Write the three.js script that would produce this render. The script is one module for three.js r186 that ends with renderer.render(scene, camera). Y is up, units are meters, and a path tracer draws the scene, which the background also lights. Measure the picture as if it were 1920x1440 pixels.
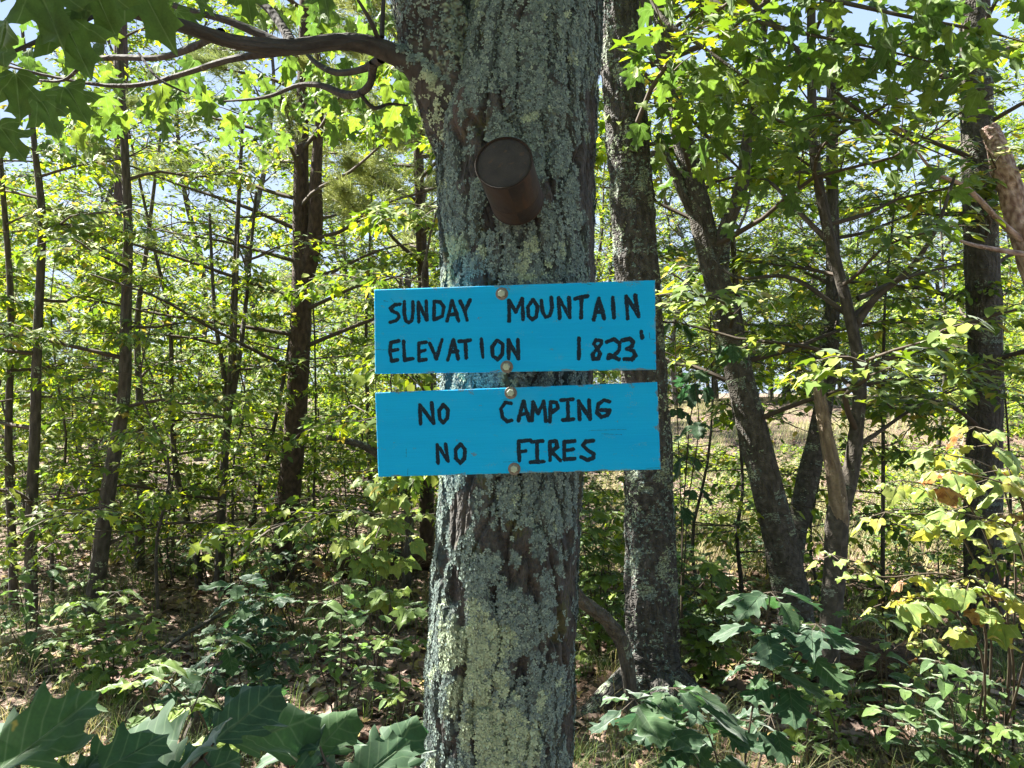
import * as THREE from 'three';
import { ImprovedNoise } from 'three/addons/math/ImprovedNoise.js';

// ---------------------------------------------------------------- camera, sky, sun, exposure
const scene = new THREE.Scene();
const EYE = 1.55, F = 1444;                        // eye height in metres; focal length in photograph pixels
const camera = new THREE.PerspectiveCamera(53, 4 / 3, 0.05, 6000);
camera.position.set(0, EYE, 0);
camera.lookAt(0, EYE, -10);
const renderer = new THREE.WebGLRenderer({ antialias: true });
renderer.setSize(1024, 768);
renderer.toneMapping = THREE.LinearToneMapping;
renderer.toneMappingExposure = 5.9;
renderer.shadowMap.enabled = true;
{
  const w = 256, h = 128, d = new Float32Array(w * h * 4);
  for (let j = 0; j < h; j++) {
    const el = Math.max(0, ((j + 0.5) / h - 0.5) * 2), k = Math.pow(1 - el, 2.2);
    for (let i = 0; i < w; i++) d.set([0.046 + 0.118 * k, 0.086 + 0.11 * k, 0.172 + 0.075 * k, 1], (j * w + i) * 4);
  }
  const t = new THREE.DataTexture(d, w, h, THREE.RGBAFormat, THREE.FloatType);
  t.mapping = THREE.EquirectangularReflectionMapping; t.magFilter = THREE.LinearFilter; t.needsUpdate = true;
  scene.background = t; scene.environment = t;
}
const SUN = new THREE.Vector3(-0.58, 0.74, -0.42).normalize();
const sun = new THREE.DirectionalLight(new THREE.Color(1, 0.95, 0.86), 5);
sun.position.copy(SUN).multiplyScalar(60); sun.target.position.set(0, 0, -6);
sun.castShadow = true; sun.shadow.mapSize.set(4096, 4096);
Object.assign(sun.shadow.camera, { left: -30, right: 30, top: 30, bottom: -30, near: 1, far: 160 });
scene.add(sun, sun.target);

// ---------------------------------------------------------------- helpers
const V = (x, y, z) => new THREE.Vector3(x, y, z);
const rng = (s) => () => { s = (s + 0x6D2B79F5) | 0; let t = Math.imul(s ^ (s >>> 15), 1 | s); t = (t + Math.imul(t ^ (t >>> 7), 61 | t)) ^ t; return ((t ^ (t >>> 14)) >>> 0) / 4294967296; };
const perlin = new ImprovedNoise(), N = (x, y, z = 0) => perlin.noise(x + 100.3, y + 57.7, z + 31.1);
const fbm = (x, y, z, o = 3) => { let s = 0, a = 1, n = 0; for (let i = 0; i < o; i++) { s += a * N(x, y, z); n += a; a *= 0.5; x *= 2.03; y *= 2.03; z *= 2.03; } return s / n; };
const clamp = (x, a = 0, b = 1) => Math.min(b, Math.max(a, x)), lerp = (a, b, t) => a + (b - a) * t;
const smooth = (a, b, x) => { const t = clamp((x - a) / (b - a)); return t * t * (3 - 2 * t); };
const table = (rows, x, c = 1) => { if (x <= rows[0][0]) return rows[0][c]; for (let i = 1; i < rows.length; i++) if (x <= rows[i][0]) { const t = (x - rows[i - 1][0]) / (rows[i][0] - rows[i - 1][0]); return lerp(rows[i - 1][c], rows[i][c], t * t * (3 - 2 * t)); } return rows[rows.length - 1][c]; };
// a point measured in the photograph, at a distance in metres, as a place in the world
const P = (px, py, d) => V((px - 960) / F * d, EYE - (py - 720) / F * d, -d);
// height of the ground: a knoll that falls away beyond twenty-odd metres
function ground(x, z) {
  const r = Math.hypot(x, z + 2);
  let h = 0.14 * fbm(x * 0.35, 3.1, z * 0.35, 2) + 0.05 * N(x * 1.3, 1.7, z * 1.3);
  h *= smooth(1.0, 4, r) * 0.9 + 0.1;
  h -= 0.30 * smooth(1.5, 8, -x) * smooth(3, 9, -z);
  h += 0.25 * smooth(2, 9, x) * smooth(3.5, 9, -z);
  h += 0.9 * smooth(0, 5, x) * smooth(10, 21, -z);
  const far = Math.max(0, r - 24);
  return h - 55 * (1 - Math.exp(-far * far / (90 * 90))) - far * 0.05 * Math.exp(-far / 200);
}
const onGround = (x, z, sink = 0.03) => V(x, ground(x, z) - sink, z);

class Geo {
  constructor() { this.p = []; this.u = []; this.c = []; this.i = []; this.n = 0; }
  vert(x, y, z, u = 0, v = 0, c) { this.p.push(x, y, z); this.u.push(u, v); if (c) this.c.push(c[0], c[1], c[2]); return this.n++; }
  tri(a, b, c) { this.i.push(a, b, c); }
  tube(pts, radii, sides = 8, rings = 0, wob = 0, seed = 0, color = null) {
    const curve = pts.length > 2 ? new THREE.CatmullRomCurve3(pts, false, 'centripetal') : new THREE.LineCurve3(pts[0], pts[pts.length - 1]);
    const m = rings || (pts.length - 1) * 3, q = pts.length - 1;
    const len = pts.reduce((s, p, k) => s + (k ? p.distanceTo(pts[k - 1]) : 0), 0);
    let nrm = null, first = this.n; const ru = radii.reduce((a, b) => a + b, 0) / radii.length;
    const t = V(), b = V(), prev = V();
    for (let k = 0; k <= m; k++) {
      const s = k / m, c = curve.getPoint(s);
      t.copy(curve.getTangent(Math.min(0.9999, Math.max(0.0001, s))));
      if (!nrm) { nrm = Math.abs(t.y) < 0.9 ? V(0, 1, 0).cross(t).normalize() : V(0, 0, 1).cross(t).normalize().cross(t).negate().normalize(); }
      nrm.addScaledVector(t, -nrm.dot(t)).normalize(); b.crossVectors(t, nrm);
      const f = s * q, a = Math.min(q - 1, Math.floor(f)), r0 = lerp(radii[a], radii[a + 1], f - a);
      for (let j = 0; j <= sides; j++) {
        const th = j / sides * Math.PI * 2, cx = Math.cos(th), sx = Math.sin(th);
        let r = r0;
        if (wob) { const g = N(cx * 2.2 + seed, s * len * 2.2, sx * 2.2), e = N(cx * r0 * 40 + seed, s * len * 9, sx * r0 * 40); r *= 1 + wob * (g * 0.8 + e * 0.55 - 0.5 * Math.exp(-(e * e) / 0.006)); }
        this.vert(c.x + (nrm.x * cx + b.x * sx) * r, c.y + (nrm.y * cx + b.y * sx) * r, c.z + (nrm.z * cx + b.z * sx) * r, th * ru, s * len, color);
      }
    }
    const w = sides + 1;
    for (let k = 0; k < m; k++) for (let j = 0; j < sides; j++) { const o = first + k * w + j; this.tri(o, o + w, o + 1); this.tri(o + 1, o + w, o + w + 1); }
    if (radii[radii.length - 1] > 0.004) { const c = pts[q], o = first + m * w, e = this.vert(c.x, c.y, c.z, 0, len, color); for (let j = 0; j < sides; j++) this.tri(o + j, e, o + j + 1); }
    return this;
  }
  leaf(T, at, dir, up, size, color) {
    _y.copy(dir).normalize(); _z.copy(up).addScaledVector(_y, -up.dot(_y)); if (_z.lengthSq() < 1e-4) _z.set(_y.y, _y.z, -_y.x); _z.normalize(); _x.crossVectors(_y, _z);
    const o = this.n, p = T.p;
    for (let k = 0; k < p.length; k += 3) {
      const a = p[k] * size, b = p[k + 1] * size, c = p[k + 2] * size;
      this.vert(at.x + _x.x * a + _y.x * b + _z.x * c, at.y + _x.y * a + _y.y * b + _z.y * c, at.z + _x.z * a + _y.z * b + _z.z * c, p[k] + 0.5, p[k + 1], color);
    }
    for (const k of T.i) this.i.push(o + k);
  }
  build() {
    const g = new THREE.BufferGeometry();
    g.setAttribute('position', new THREE.Float32BufferAttribute(this.p, 3)); g.setAttribute('uv', new THREE.Float32BufferAttribute(this.u, 2));
    if (this.c.length) g.setAttribute('color', new THREE.Float32BufferAttribute(this.c, 3));
    g.setIndex(this.i); g.computeVertexNormals(); return g;
  }
}
const _x = V(), _y = V(), _z = V();
const taken = new Map();
const numbered = (n) => { const k = taken.get(n) ?? 0; taken.set(n, k + 1); return k ? n + '_' + String(k).padStart(3, '0') : n; };
function mesh(name, geo, mat, parent, kind) {
  const o = new THREE.Mesh(geo instanceof Geo ? geo.build() : geo, mat); o.name = name; o.castShadow = o.receiveShadow = true;
  if (kind) o.userData.kind = kind; parent.add(o); return o;
}
function thing(name, label, category, at = V(0, 0, 0), group) {
  const o = new THREE.Group(); o.name = numbered(name); o.position.copy(at); o.userData = { label, category }; if (group) o.userData.group = group; scene.add(o); return o;
}
function copy(root, at, turn, scale, label) {
  const o = root.clone(); o.name = numbered(root.name.replace(/_\d{3}$/, '')); o.userData = { ...root.userData }; if (label) o.userData.label = label;
  o.position.copy(at); o.rotation.y = turn; o.scale.setScalar(scale); scene.add(o); return o;
}
function dataTex(w, h, fn, srgb = true, repeat = true) {
  const d = new Uint8Array(w * h * 4), o = [0, 0, 0];
  for (let j = 0; j < h; j++) for (let i = 0; i < w; i++) {
    fn(i / w, j / h, o); const k = (j * w + i) * 4;
    for (let c = 0; c < 3; c++) { const v = clamp(o[c]); d[k + c] = 255 * (srgb ? (v <= 0.0031308 ? v * 12.92 : 1.055 * Math.pow(v, 1 / 2.4) - 0.055) : v); } d[k + 3] = 255;
  }
  const t = new THREE.DataTexture(d, w, h); t.magFilter = THREE.LinearFilter; if (srgb) t.colorSpace = THREE.SRGBColorSpace;
  if (repeat) t.wrapS = t.wrapT = THREE.RepeatWrapping; t.needsUpdate = true; return t;
}
// gradient noise that repeats over the unit square: fx by fy cells
const hash = (x, y, z) => { let h = Math.imul(x, 374761393) ^ Math.imul(y, 668265263) ^ Math.imul(z, 2147483647 ^ 0x5bd1e995); h = Math.imul(h ^ (h >>> 13), 1274126177); return (h ^ (h >>> 16)) >>> 0; };
const GX = Array.from({ length: 64 }, (_, k) => Math.cos(k / 64 * 6.28318)), GY = Array.from({ length: 64 }, (_, k) => Math.sin(k / 64 * 6.28318));
function tile(u, v, fx, fy, seed) {
  const X = u * fx, Y = v * fy, i = Math.floor(X), j = Math.floor(Y), x = X - i, y = Y - j, z = Math.round(seed * 97), i0 = i % fx, i1 = (i + 1) % fx, j0 = j % fy, j1 = (j + 1) % fy;
  const g = (a, b, dx, dy) => { const h = hash(a, b, z) & 63; return GX[h] * dx + GY[h] * dy; }, fu = x * x * x * (x * (x * 6 - 15) + 10), fv = y * y * y * (y * (y * 6 - 15) + 10);
  return 1.3 * lerp(lerp(g(i0, j0, x, y), g(i1, j0, x - 1, y), fu), lerp(g(i0, j1, x, y - 1), g(i1, j1, x - 1, y - 1), fu), fv);
}
const mix3 = (o, a, b, t) => { for (let k = 0; k < 3; k++) o[k] = lerp(a[k], b[k], t); };

// ---------------------------------------------------------------- bark and wood materials (one tile is 0.5 m wide, 1 m high)
function barkMat(base, dark, lichenA, lichenB, amount, seed, bump = 0.006) {
  const col = dataTex(512, 1024, (u, v, o) => {
    const f = tile(u, v, 22, 16, seed + 1), g = tile(u, v, 60, 110, seed + 3), big = tile(u, v, 4, 6, seed + 7);
    mix3(o, base, dark, clamp(0.5 + 1.1 * f + 0.5 * g)); const s = 1 + 0.5 * g; o[0] *= s; o[1] *= s; o[2] *= s;
    const m = smooth(0.02, 0.2, big + 0.42 * tile(u, v, 26, 50, seed + 11) + 0.25 * g - 0.42 + amount);
    if (m > 0) { const k = clamp(0.5 + 2.2 * tile(u, v, 5, 8, seed + 19)); const t = m * (0.75 + 0.5 * g); for (let c = 0; c < 3; c++) o[c] = lerp(o[c], lerp(lichenA[c], lichenB[c], k) * (1 + 0.5 * g), clamp(t)); }
  });
  const bmp = dataTex(512, 1024, (u, v, o) => {
    const f = tile(clamp(u + 0.012 * tile(u, v, 20, 30, seed + 2), 0, 0.9999), v, 18, 7, seed), g = tile(u, v, 60, 90, seed + 3);
    o[0] = o[1] = o[2] = clamp(0.7 - 0.65 * Math.exp(-(f * f) / 0.012) + 0.35 * g + 0.2 * tile(u, v, 24, 40, seed + 5));
  }, false);
  for (const t of [col, bmp]) t.repeat.set(2, 1);
  return new THREE.MeshStandardMaterial({ map: col, bumpMap: bmp, bumpScale: bump, roughness: 0.95 });
}
const LA = [0.17, 0.215, 0.19], LB = [0.27, 0.32, 0.21];
const M = {
  oldBark: barkMat([0.085, 0.079, 0.071], [0.035, 0.032, 0.029], LA, LB, 0.16, 1.3, 0.014),
  greyBark: barkMat([0.11, 0.098, 0.083], [0.05, 0.044, 0.036], LA, LB, 0.1, 5.9, 0.010),
  slimBark: barkMat([0.095, 0.082, 0.067], [0.045, 0.038, 0.03], [0.19, 0.21, 0.18], LB, -0.05, 9.1, 0.003),
  pineBark: barkMat([0.09, 0.06, 0.044], [0.042, 0.028, 0.021], LA, LB, -0.28, 14.2),
  deadWood: barkMat([0.25, 0.195, 0.135], [0.13, 0.095, 0.063], [0.3, 0.25, 0.19], [0.2, 0.15, 0.1], 0, 21.7, 0.006),
  pinkWood: barkMat([0.55, 0.41, 0.35], [0.2, 0.12, 0.095], [0.55, 0.44, 0.38], [0.3, 0.2, 0.15], 0, 25.7, 0.004),
  rotWood: barkMat([0.11, 0.065, 0.038], [0.05, 0.032, 0.02], [0.16, 0.15, 0.08], [0.1, 0.1, 0.05], -0.15, 31.2, 0.008),
  darkBark: barkMat([0.062, 0.056, 0.05], [0.03, 0.027, 0.024], [0.12, 0.13, 0.11], [0.16, 0.18, 0.12], -0.1, 41.3, 0.004),
  twig: new THREE.MeshStandardMaterial({ color: new THREE.Color().setRGB(0.075, 0.058, 0.044), roughness: 0.9 }),
  stem: new THREE.MeshStandardMaterial({ color: new THREE.Color().setRGB(0.06, 0.045, 0.028), roughness: 0.8 }),
};
const LEAF = { roughness: 0.97, transmission: 0.56, thickness: 0, clearcoat: 0.16, clearcoatRoughness: 0.34, specularIntensity: 0.6, side: THREE.DoubleSide };
M.foliage = new THREE.MeshPhysicalMaterial({ ...LEAF, vertexColors: true });
M.needles = new THREE.MeshPhysicalMaterial({ ...LEAF, transmission: 0.3, clearcoat: 0.35, vertexColors: true });
M.litter = new THREE.MeshStandardMaterial({ roughness: 0.8, vertexColors: true, side: THREE.DoubleSide });
M.grass = new THREE.MeshPhysicalMaterial({ ...LEAF, clearcoat: 0.3, vertexColors: true });

// ---------------------------------------------------------------- leaf shapes (stalk at the origin, tip at y = 1, face towards z)
const OUT = {
  maple: [[0, 0.02], [0.14, -0.06], [0.3, 0.0], [0.42, 0.08], [0.36, 0.17], [0.28, 0.24], [0.42, 0.33], [0.5, 0.42], [0.6, 0.54], [0.46, 0.54], [0.34, 0.58], [0.2, 0.52], [0.21, 0.66], [0.27, 0.78], [0.13, 0.82], [0, 1]],
  oak: [[0, 0], [0.05, 0.08], [0.18, 0.15], [0.25, 0.24], [0.17, 0.28], [0.24, 0.36], [0.36, 0.44], [0.41, 0.52], [0.25, 0.5], [0.27, 0.58], [0.38, 0.68], [0.4, 0.77], [0.24, 0.74], [0.2, 0.8], [0.22, 0.9], [0.1, 0.91], [0, 1]],
  broad: [[0, 0.03], [0.18, -0.05], [0.36, 0.02], [0.45, 0.16], [0.42, 0.28], [0.47, 0.4], [0.5, 0.52], [0.38, 0.58], [0.25, 0.62], [0.2, 0.76], [0.1, 0.88], [0, 1]],
  ovate: [[0, 0], [0.13, 0.05], [0.25, 0.18], [0.3, 0.33], [0.295, 0.48], [0.25, 0.63], [0.17, 0.78], [0.08, 0.9], [0, 1]],
};
function outline(kind) {                                       // rounded bays between pointed tips
  const o = OUT[kind], r = o.map(([x, y]) => Math.hypot(x, y - 0.42)), tip = o.map((_, k) => k === 0 || k === o.length - 1 || (r[k] > r[k - 1] && r[k] > r[k + 1])), out = [];
  for (let a = 0; a < o.length - 1;) { let b = a + 1; while (!tip[b]) b++; const c = new THREE.CatmullRomCurve3(o.slice(a, b + 1).map(([x, y]) => V(x, y, 0)), false, 'centripetal'), m = b - a > 1 ? (b - a) * 2 : 1; for (let k = 0; k < m; k++) { const p = c.getPoint(k / m); out.push([p.x, p.y]); } a = b; }
  out.push(o[o.length - 1]); return out;
}
function leafTemplate(kind, fold, droop, wave, seed, refine = 1) {
  const p = [], idx = [];
  for (const side of [1, -1]) {
    const out = outline(kind).map(([x, y]) => new THREE.Vector2(x * side, y));
    const rib = [0.8, 0.6, 0.4, 0.2].map((y) => new THREE.Vector2(0, y)), all = [...out, ...rib];
    const o = p.length / 3; for (const a of all) p.push(a.x, a.y, 0);
    for (const f of THREE.ShapeUtils.triangulateShape(all, [])) idx.push(...(side > 0 ? f : [f[0], f[2], f[1]]).map((k) => k + o));
  }
  let ii = idx;
  for (let r = 0; r < refine; r++) {
    const mid = new Map(), out = [];
    const m = (a, b) => { const k = a < b ? a * 99999 + b : b * 99999 + a; if (!mid.has(k)) { mid.set(k, p.length / 3); p.push((p[a * 3] + p[b * 3]) / 2, (p[a * 3 + 1] + p[b * 3 + 1]) / 2, 0); } return mid.get(k); };
    for (let k = 0; k < ii.length; k += 3) { const [a, b, c] = [ii[k], ii[k + 1], ii[k + 2]], d = m(a, b), e = m(b, c), f = m(c, a); out.push(a, d, f, d, b, e, f, e, c, d, e, f); }
    ii = out;
  }
  for (let k = 0; k < p.length; k += 3) { const x = p[k], y = p[k + 1]; p[k + 2] = fold * Math.abs(x) - droop * y * y + wave * N(x * 3.2 + seed, y * 3.2, seed) - 0.25 * fold * x * x * 4; }
  return { p, i: ii };
}
// light templates for crowns
const star = (fold, droop) => { // five-lobed, ten triangles
  const o = [[0, 0], [0.42, 0.06], [0.26, 0.24], [0.58, 0.54], [0.2, 0.53], [0, 1], [-0.2, 0.53], [-0.58, 0.54], [-0.26, 0.24], [-0.42, 0.06]], p = [0, 0.35, -droop * 0.12], i = [];
  for (const [x, y] of o) p.push(x, y, fold * Math.abs(x) - droop * y * y);
  for (let k = 0; k < 10; k++) i.push(0, 1 + k, 1 + (k + 1) % 10);
  return { p, i };
};
const plain = (fold, droop) => { const p = [], i = [0, 1, 2, 0, 2, 3, 0, 3, 4, 0, 4, 5]; for (const [x, y] of [[0, 0], [0.27, 0.3], [0.2, 0.7], [0, 1], [-0.2, 0.7], [-0.27, 0.3]]) p.push(x, y, fold * Math.abs(x) - droop * y * y); return { p, i }; };
const STARS = [star(0.25, 0.3), star(-0.15, 0.15), star(0.1, 0.5), star(0.35, 0.05)], PLAIN = [plain(0.3, 0.25), plain(-0.2, 0.4), plain(0.15, 0.1)];
const MIXED = [...STARS, ...PLAIN, STARS[1], PLAIN[1]];
const GREENS = [[0.14, 0.23, 0.010], [0.25, 0.335, 0.010], [0.08, 0.15, 0.012], [0.33, 0.40, 0.012], [0.13, 0.225, 0.018]];
const leafColor = (R, yellow = 0.05) => { const b = R() < yellow ? [0.42, 0.34, 0.04] : GREENS[Math.floor(R() * GREENS.length)], s = 0.8 + 0.45 * R(); return [b[0] * s, b[1] * s, b[2] * s]; };

// leaves that are parts of their own: a few shared shapes and colourings with veins
function leafTex(kind, base, vein, blot, blotAmount, seed) {
  return dataTex(192, 192, (u, v, o) => {
    const x = (u - 0.5), y = v, n = fbm(u * 5 + seed, v * 5, seed, 3), ax = Math.abs(x);
    let d = ax;                                            // distance to the nearest vein
    if (kind === 'maple') { for (const a of [0.62, 1.25]) { const c = Math.cos(a), s = Math.sin(a), px = ax * c - y * s, along = ax * s + y * c; if (along > 0) d = Math.min(d, Math.abs(px) * 1.1); } }
    else { const k = ((y - ax * 0.9) * 7) % 1; if (y > ax * 0.9) d = Math.min(d, 0.004 + Math.abs(Math.abs(k) - 0.5) * 0.12); }
    const t = Math.exp(-(d * d) / 0.00009);
    for (let c = 0; c < 3; c++) o[c] = base[c] * (1 + 0.45 * n + 0.15 * N(u * 40, v * 40, seed));
    const bl = smooth(0.0, 0.14, fbm(u * 4.2 + seed * 3, v * 4.2, seed + 5, 4) - 0.5 + blotAmount);
    for (let c = 0; c < 3; c++) o[c] = lerp(o[c], blot[c], bl);
    for (let c = 0; c < 3; c++) o[c] = lerp(o[c], vein[c], t * (0.45 + 0.4 * n));
  }, true, false);
}
const leafMat = (tex, more = {}) => new THREE.MeshPhysicalMaterial({ ...LEAF, map: tex, ...more });
const KINDS = {};
function leafKind(name, kind, mats, folds, refine) {
  const geos = folds.map(([f, d, w], k) => { const g = new Geo(); g.leaf(leafTemplate(kind, f, d, w, k * 3.7 + 1, refine), V(0, 0, 0), V(0, 1, 0), V(0, 0, 1), 1); return g.build(); });
  KINDS[name] = { mats, geos };
}
const GV = [0.26, 0.36, 0.14], GO = [0.2, 0.3, 0.15];
leafKind('oak', 'oak', [leafMat(leafTex('oak', [0.030, 0.092, 0.032], GO, [0.2, 0.13, 0.04], 0.08, 1), { clearcoat: 0.12 }), leafMat(leafTex('oak', [0.044, 0.115, 0.03], GO, [0.3, 0.26, 0.05], 0.1, 2), { clearcoat: 0.12 }), leafMat(leafTex('oak', [0.027, 0.082, 0.036], GO, [0.2, 0.13, 0.04], 0.02, 3), { clearcoat: 0.12 })], [[0.12, 0.2, 0.12], [0.25, 0.4, 0.1], [-0.1, 0.1, 0.2], [0.2, -0.08, 0.15]], 1);
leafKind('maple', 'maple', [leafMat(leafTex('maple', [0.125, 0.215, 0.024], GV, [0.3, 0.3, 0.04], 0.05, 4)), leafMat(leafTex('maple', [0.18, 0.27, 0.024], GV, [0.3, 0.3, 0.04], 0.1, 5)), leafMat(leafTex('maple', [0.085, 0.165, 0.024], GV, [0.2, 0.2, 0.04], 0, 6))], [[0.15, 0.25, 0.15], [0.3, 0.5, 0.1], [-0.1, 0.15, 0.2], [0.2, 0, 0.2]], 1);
leafKind('yellow', 'broad', [leafMat(leafTex('maple', [0.40, 0.40, 0.05], [0.5, 0.48, 0.2], [0.26, 0.10, 0.03], 0.3, 7)), leafMat(leafTex('maple', [0.30, 0.36, 0.06], [0.5, 0.5, 0.25], [0.38, 0.2, 0.05], 0.26, 8)), leafMat(leafTex('maple', [0.22, 0.32, 0.07], [0.45, 0.5, 0.25], [0.45, 0.38, 0.06], 0.35, 9)), leafMat(leafTex('maple', [0.36, 0.2, 0.07], [0.4, 0.3, 0.1], [0.2, 0.08, 0.03], 0.5, 10))], [[-0.35, 0.35, 0.25], [-0.5, 0.5, 0.2], [-0.2, 0.3, 0.3], [0.25, 0.6, 0.2]], 1);
leafKind('ovate', 'ovate', [leafMat(leafTex('ovate', [0.10, 0.20, 0.04], GV, [0.3, 0.3, 0.04], 0.05, 11)), leafMat(leafTex('ovate', [0.14, 0.25, 0.05], GV, [0.4, 0.36, 0.04], 0.15, 12)), leafMat(leafTex('ovate', [0.08, 0.165, 0.05], GV, [0.2, 0.2, 0.04], 0, 13))], [[0.25, 0.25, 0.12], [0.35, 0.5, 0.1], [-0.1, 0.2, 0.15]], 1);
let leafCount = 0;
function leafPart(parent, kind, at, dir, up, size, R, pick) {
  const K = KINDS[kind], g = K.geos[Math.floor(R() * K.geos.length)], m = K.mats[pick ?? Math.floor(R() * K.mats.length)];
  const o = mesh('leaf', g, m, parent); leafCount++;
  _y.copy(dir).normalize(); _z.copy(up).addScaledVector(_y, -up.dot(_y)).normalize(); _x.crossVectors(_y, _z);
  o.quaternion.setFromRotationMatrix(new THREE.Matrix4().makeBasis(_x, _y, _z));
  o.position.copy(at).sub(parent.position); o.scale.setScalar(size); return o;
}

// ---------------------------------------------------------------- ground: one sheet to the horizon
{
  const g = new Geo(), RR = [], S = 220;
  for (let r = 0.25; r < 5000; r *= 1 + 0.028 * (1 + smooth(20, 400, r))) RR.push(r);
  g.vert(0, ground(0, -3), -3, 0, -3);
  for (const r of RR) for (let s = 0; s < S; s++) { const a = s / S * Math.PI * 2, x = Math.cos(a) * r, z = -3 + Math.sin(a) * r; g.vert(x, ground(x, z), z, x, z); }
  for (let s = 0; s < S; s++) g.tri(0, 1 + (s + 1) % S, 1 + s);
  for (let k = 0; k < RR.length - 1; k++) for (let s = 0; s < S; s++) { const a = 1 + k * S + s, b = 1 + k * S + (s + 1) % S; g.tri(a, b, a + S); g.tri(b, b + S, a + S); }
  const col = dataTex(1024, 1024, (u, v, o) => {
    const a = tile(u, v, 6, 6, 2.2), b = tile(u, v, 34, 34, 4.1), c = tile(u, v, 120, 120, 6.3);
    mix3(o, [0.15, 0.098, 0.069], [0.065, 0.045, 0.03], clamp(0.5 + 1.3 * b + 0.6 * c));
    const gr = smooth(0.05, 0.3, a + 0.35 * b); mix3(o, o, [0.13, 0.15, 0.05], gr * 0.55);
    const lt = smooth(0.22, 0.4, c + 0.4 * b); mix3(o, o, [0.38, 0.27, 0.21], lt * 0.7);
  });
  const bmp = dataTex(1024, 1024, (u, v, o) => { o[0] = o[1] = o[2] = clamp(0.5 + 0.7 * tile(u, v, 34, 34, 4.1) + 0.5 * tile(u, v, 120, 120, 6.3)); }, false);
  for (const t of [col, bmp]) t.repeat.set(0.4, 0.4);
  const o = mesh('ground', g, new THREE.MeshStandardMaterial({ map: col, bumpMap: bmp, bumpScale: 0.03, roughness: 0.95 }), scene, 'structure');
  o.userData.label = 'forest floor of brown leaf litter and soil';
}

// ---------------------------------------------------------------- the old tree that carries the signs
const DC = 1.79, yOf = (py) => EYE - (py - 720) / F * DC;
const OUTLINE = [[1440, 792, 1072], [1300, 797, 1080], [1100, 806, 1090], [900, 820, 1096], [700, 828, 1112], [500, 826, 1118], [340, 818, 1118], [250, 808, 1120], [130, 838, 1124], [0, 872, 1127]]
  .map(([py, l, r]) => [yOf(py), ((l + r) / 2 - 960) / F * DC, (r - l) / 2 / F * DC * 0.985]);
const AXIS = [[-0.25, -0.06, 0.30], [0.0, -0.055, 0.245], [0.25, -0.05, 0.195], ...OUTLINE, [3.2, 0.06, 0.15], [4.5, 0.1, 0.12], [6.5, 0.05, 0.07], [8.2, 0.0, 0.03]];
const furrow = (th, y) => { const s = Math.sin(th) * 0.18, c = Math.cos(th) * 0.18; return N(s * 26 + 0.35 * N(s * 30, y * 12, c * 30), y * 5.5, c * 26); };
function trunkR(th, y) {
  const R = table(AXIS, y, 2), s = Math.sin(th), c = Math.cos(th), f = furrow(th, y);
  const root = smooth(0.45, -0.1, y) * 0.12 * Math.cos(th * 4 + 0.7) * R;
  return R + root + R / 0.18 * (0.012 * N(s * 1.4, y * 2.1, c * 1.4) - 0.017 * Math.exp(-(f * f) / 0.010) + 0.004 * N(s * 9, y * 20, c * 9) + 0.003 * N(s * 20, y * 50, c * 20));
}
const trunkAt = (th, y, lift = 0) => { const r = trunkR(th, y) + lift; return V(table(AXIS, y, 1) + Math.sin(th) * r, y, -DC + Math.cos(th) * r); };
const spot = (w, px, py, rx, ry) => { const y = yOf(py); return [w, Math.asin(clamp(((px - 960) / F * DC - table(AXIS, y, 1)) / table(AXIS, y, 2), -0.99, 0.99)), y, 0.18 * F / DC / rx, F / DC / ry]; };
const spots = (list, th, y) => { let s = 0; for (const [w, t, v, kx, ky] of list) { const a = (th - t) * kx, b = (y - v) * ky, d = a * a + b * b; if (d < 9) s += w * Math.exp(-d); } return s; };
const BARE = [spot(1.0, 1104, 600, 26, 900), spot(0.55, 1010, 400, 40, 60), spot(0.6, 850, 110, 70, 90), spot(0.25, 960, 940, 120, 26), spot(0.4, 920, 1370, 30, 30), spot(0.4, 1060, 1200, 20, 200)];
const PALE = [spot(1, 865, 1170, 60, 60), spot(1, 905, 1290, 62, 90), spot(1, 960, 1345, 50, 45), spot(1, 858, 490, 48, 60), spot(0.35, 885, 1200, 80, 100), spot(0.5, 1000, 500, 100, 30)];
const PINK = [spot(1, 870, 240, 40, 60)];
function lichen(th, y) {                                      // cover of the blue-grey and of the yellow-green lichen
  const s = Math.sin(th) * 0.18, c = Math.cos(th) * 0.18, f = furrow(th, y), gap = Math.exp(-(f * f) / 0.008);
  const n = fbm(s * 9, y * 7, c * 9 + 3, 4), fine = N(s * 70, y * 70, c * 70), mid = N(s * 26, y * 20, c * 26 + 7);
  const a = smooth(-0.05, 0.2, n * 1.6 + 0.41 + 0.25 * fine + 0.4 * mid - 0.42 * gap - 0.8 * spots(BARE, th, y));
  const b = smooth(0.5, 0.72, 0.95 * spots(PALE, th, y) + 1.1 * n + 0.35 * fine + 0.9 * mid - 0.4 * gap);
  return [a, b];
}
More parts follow.
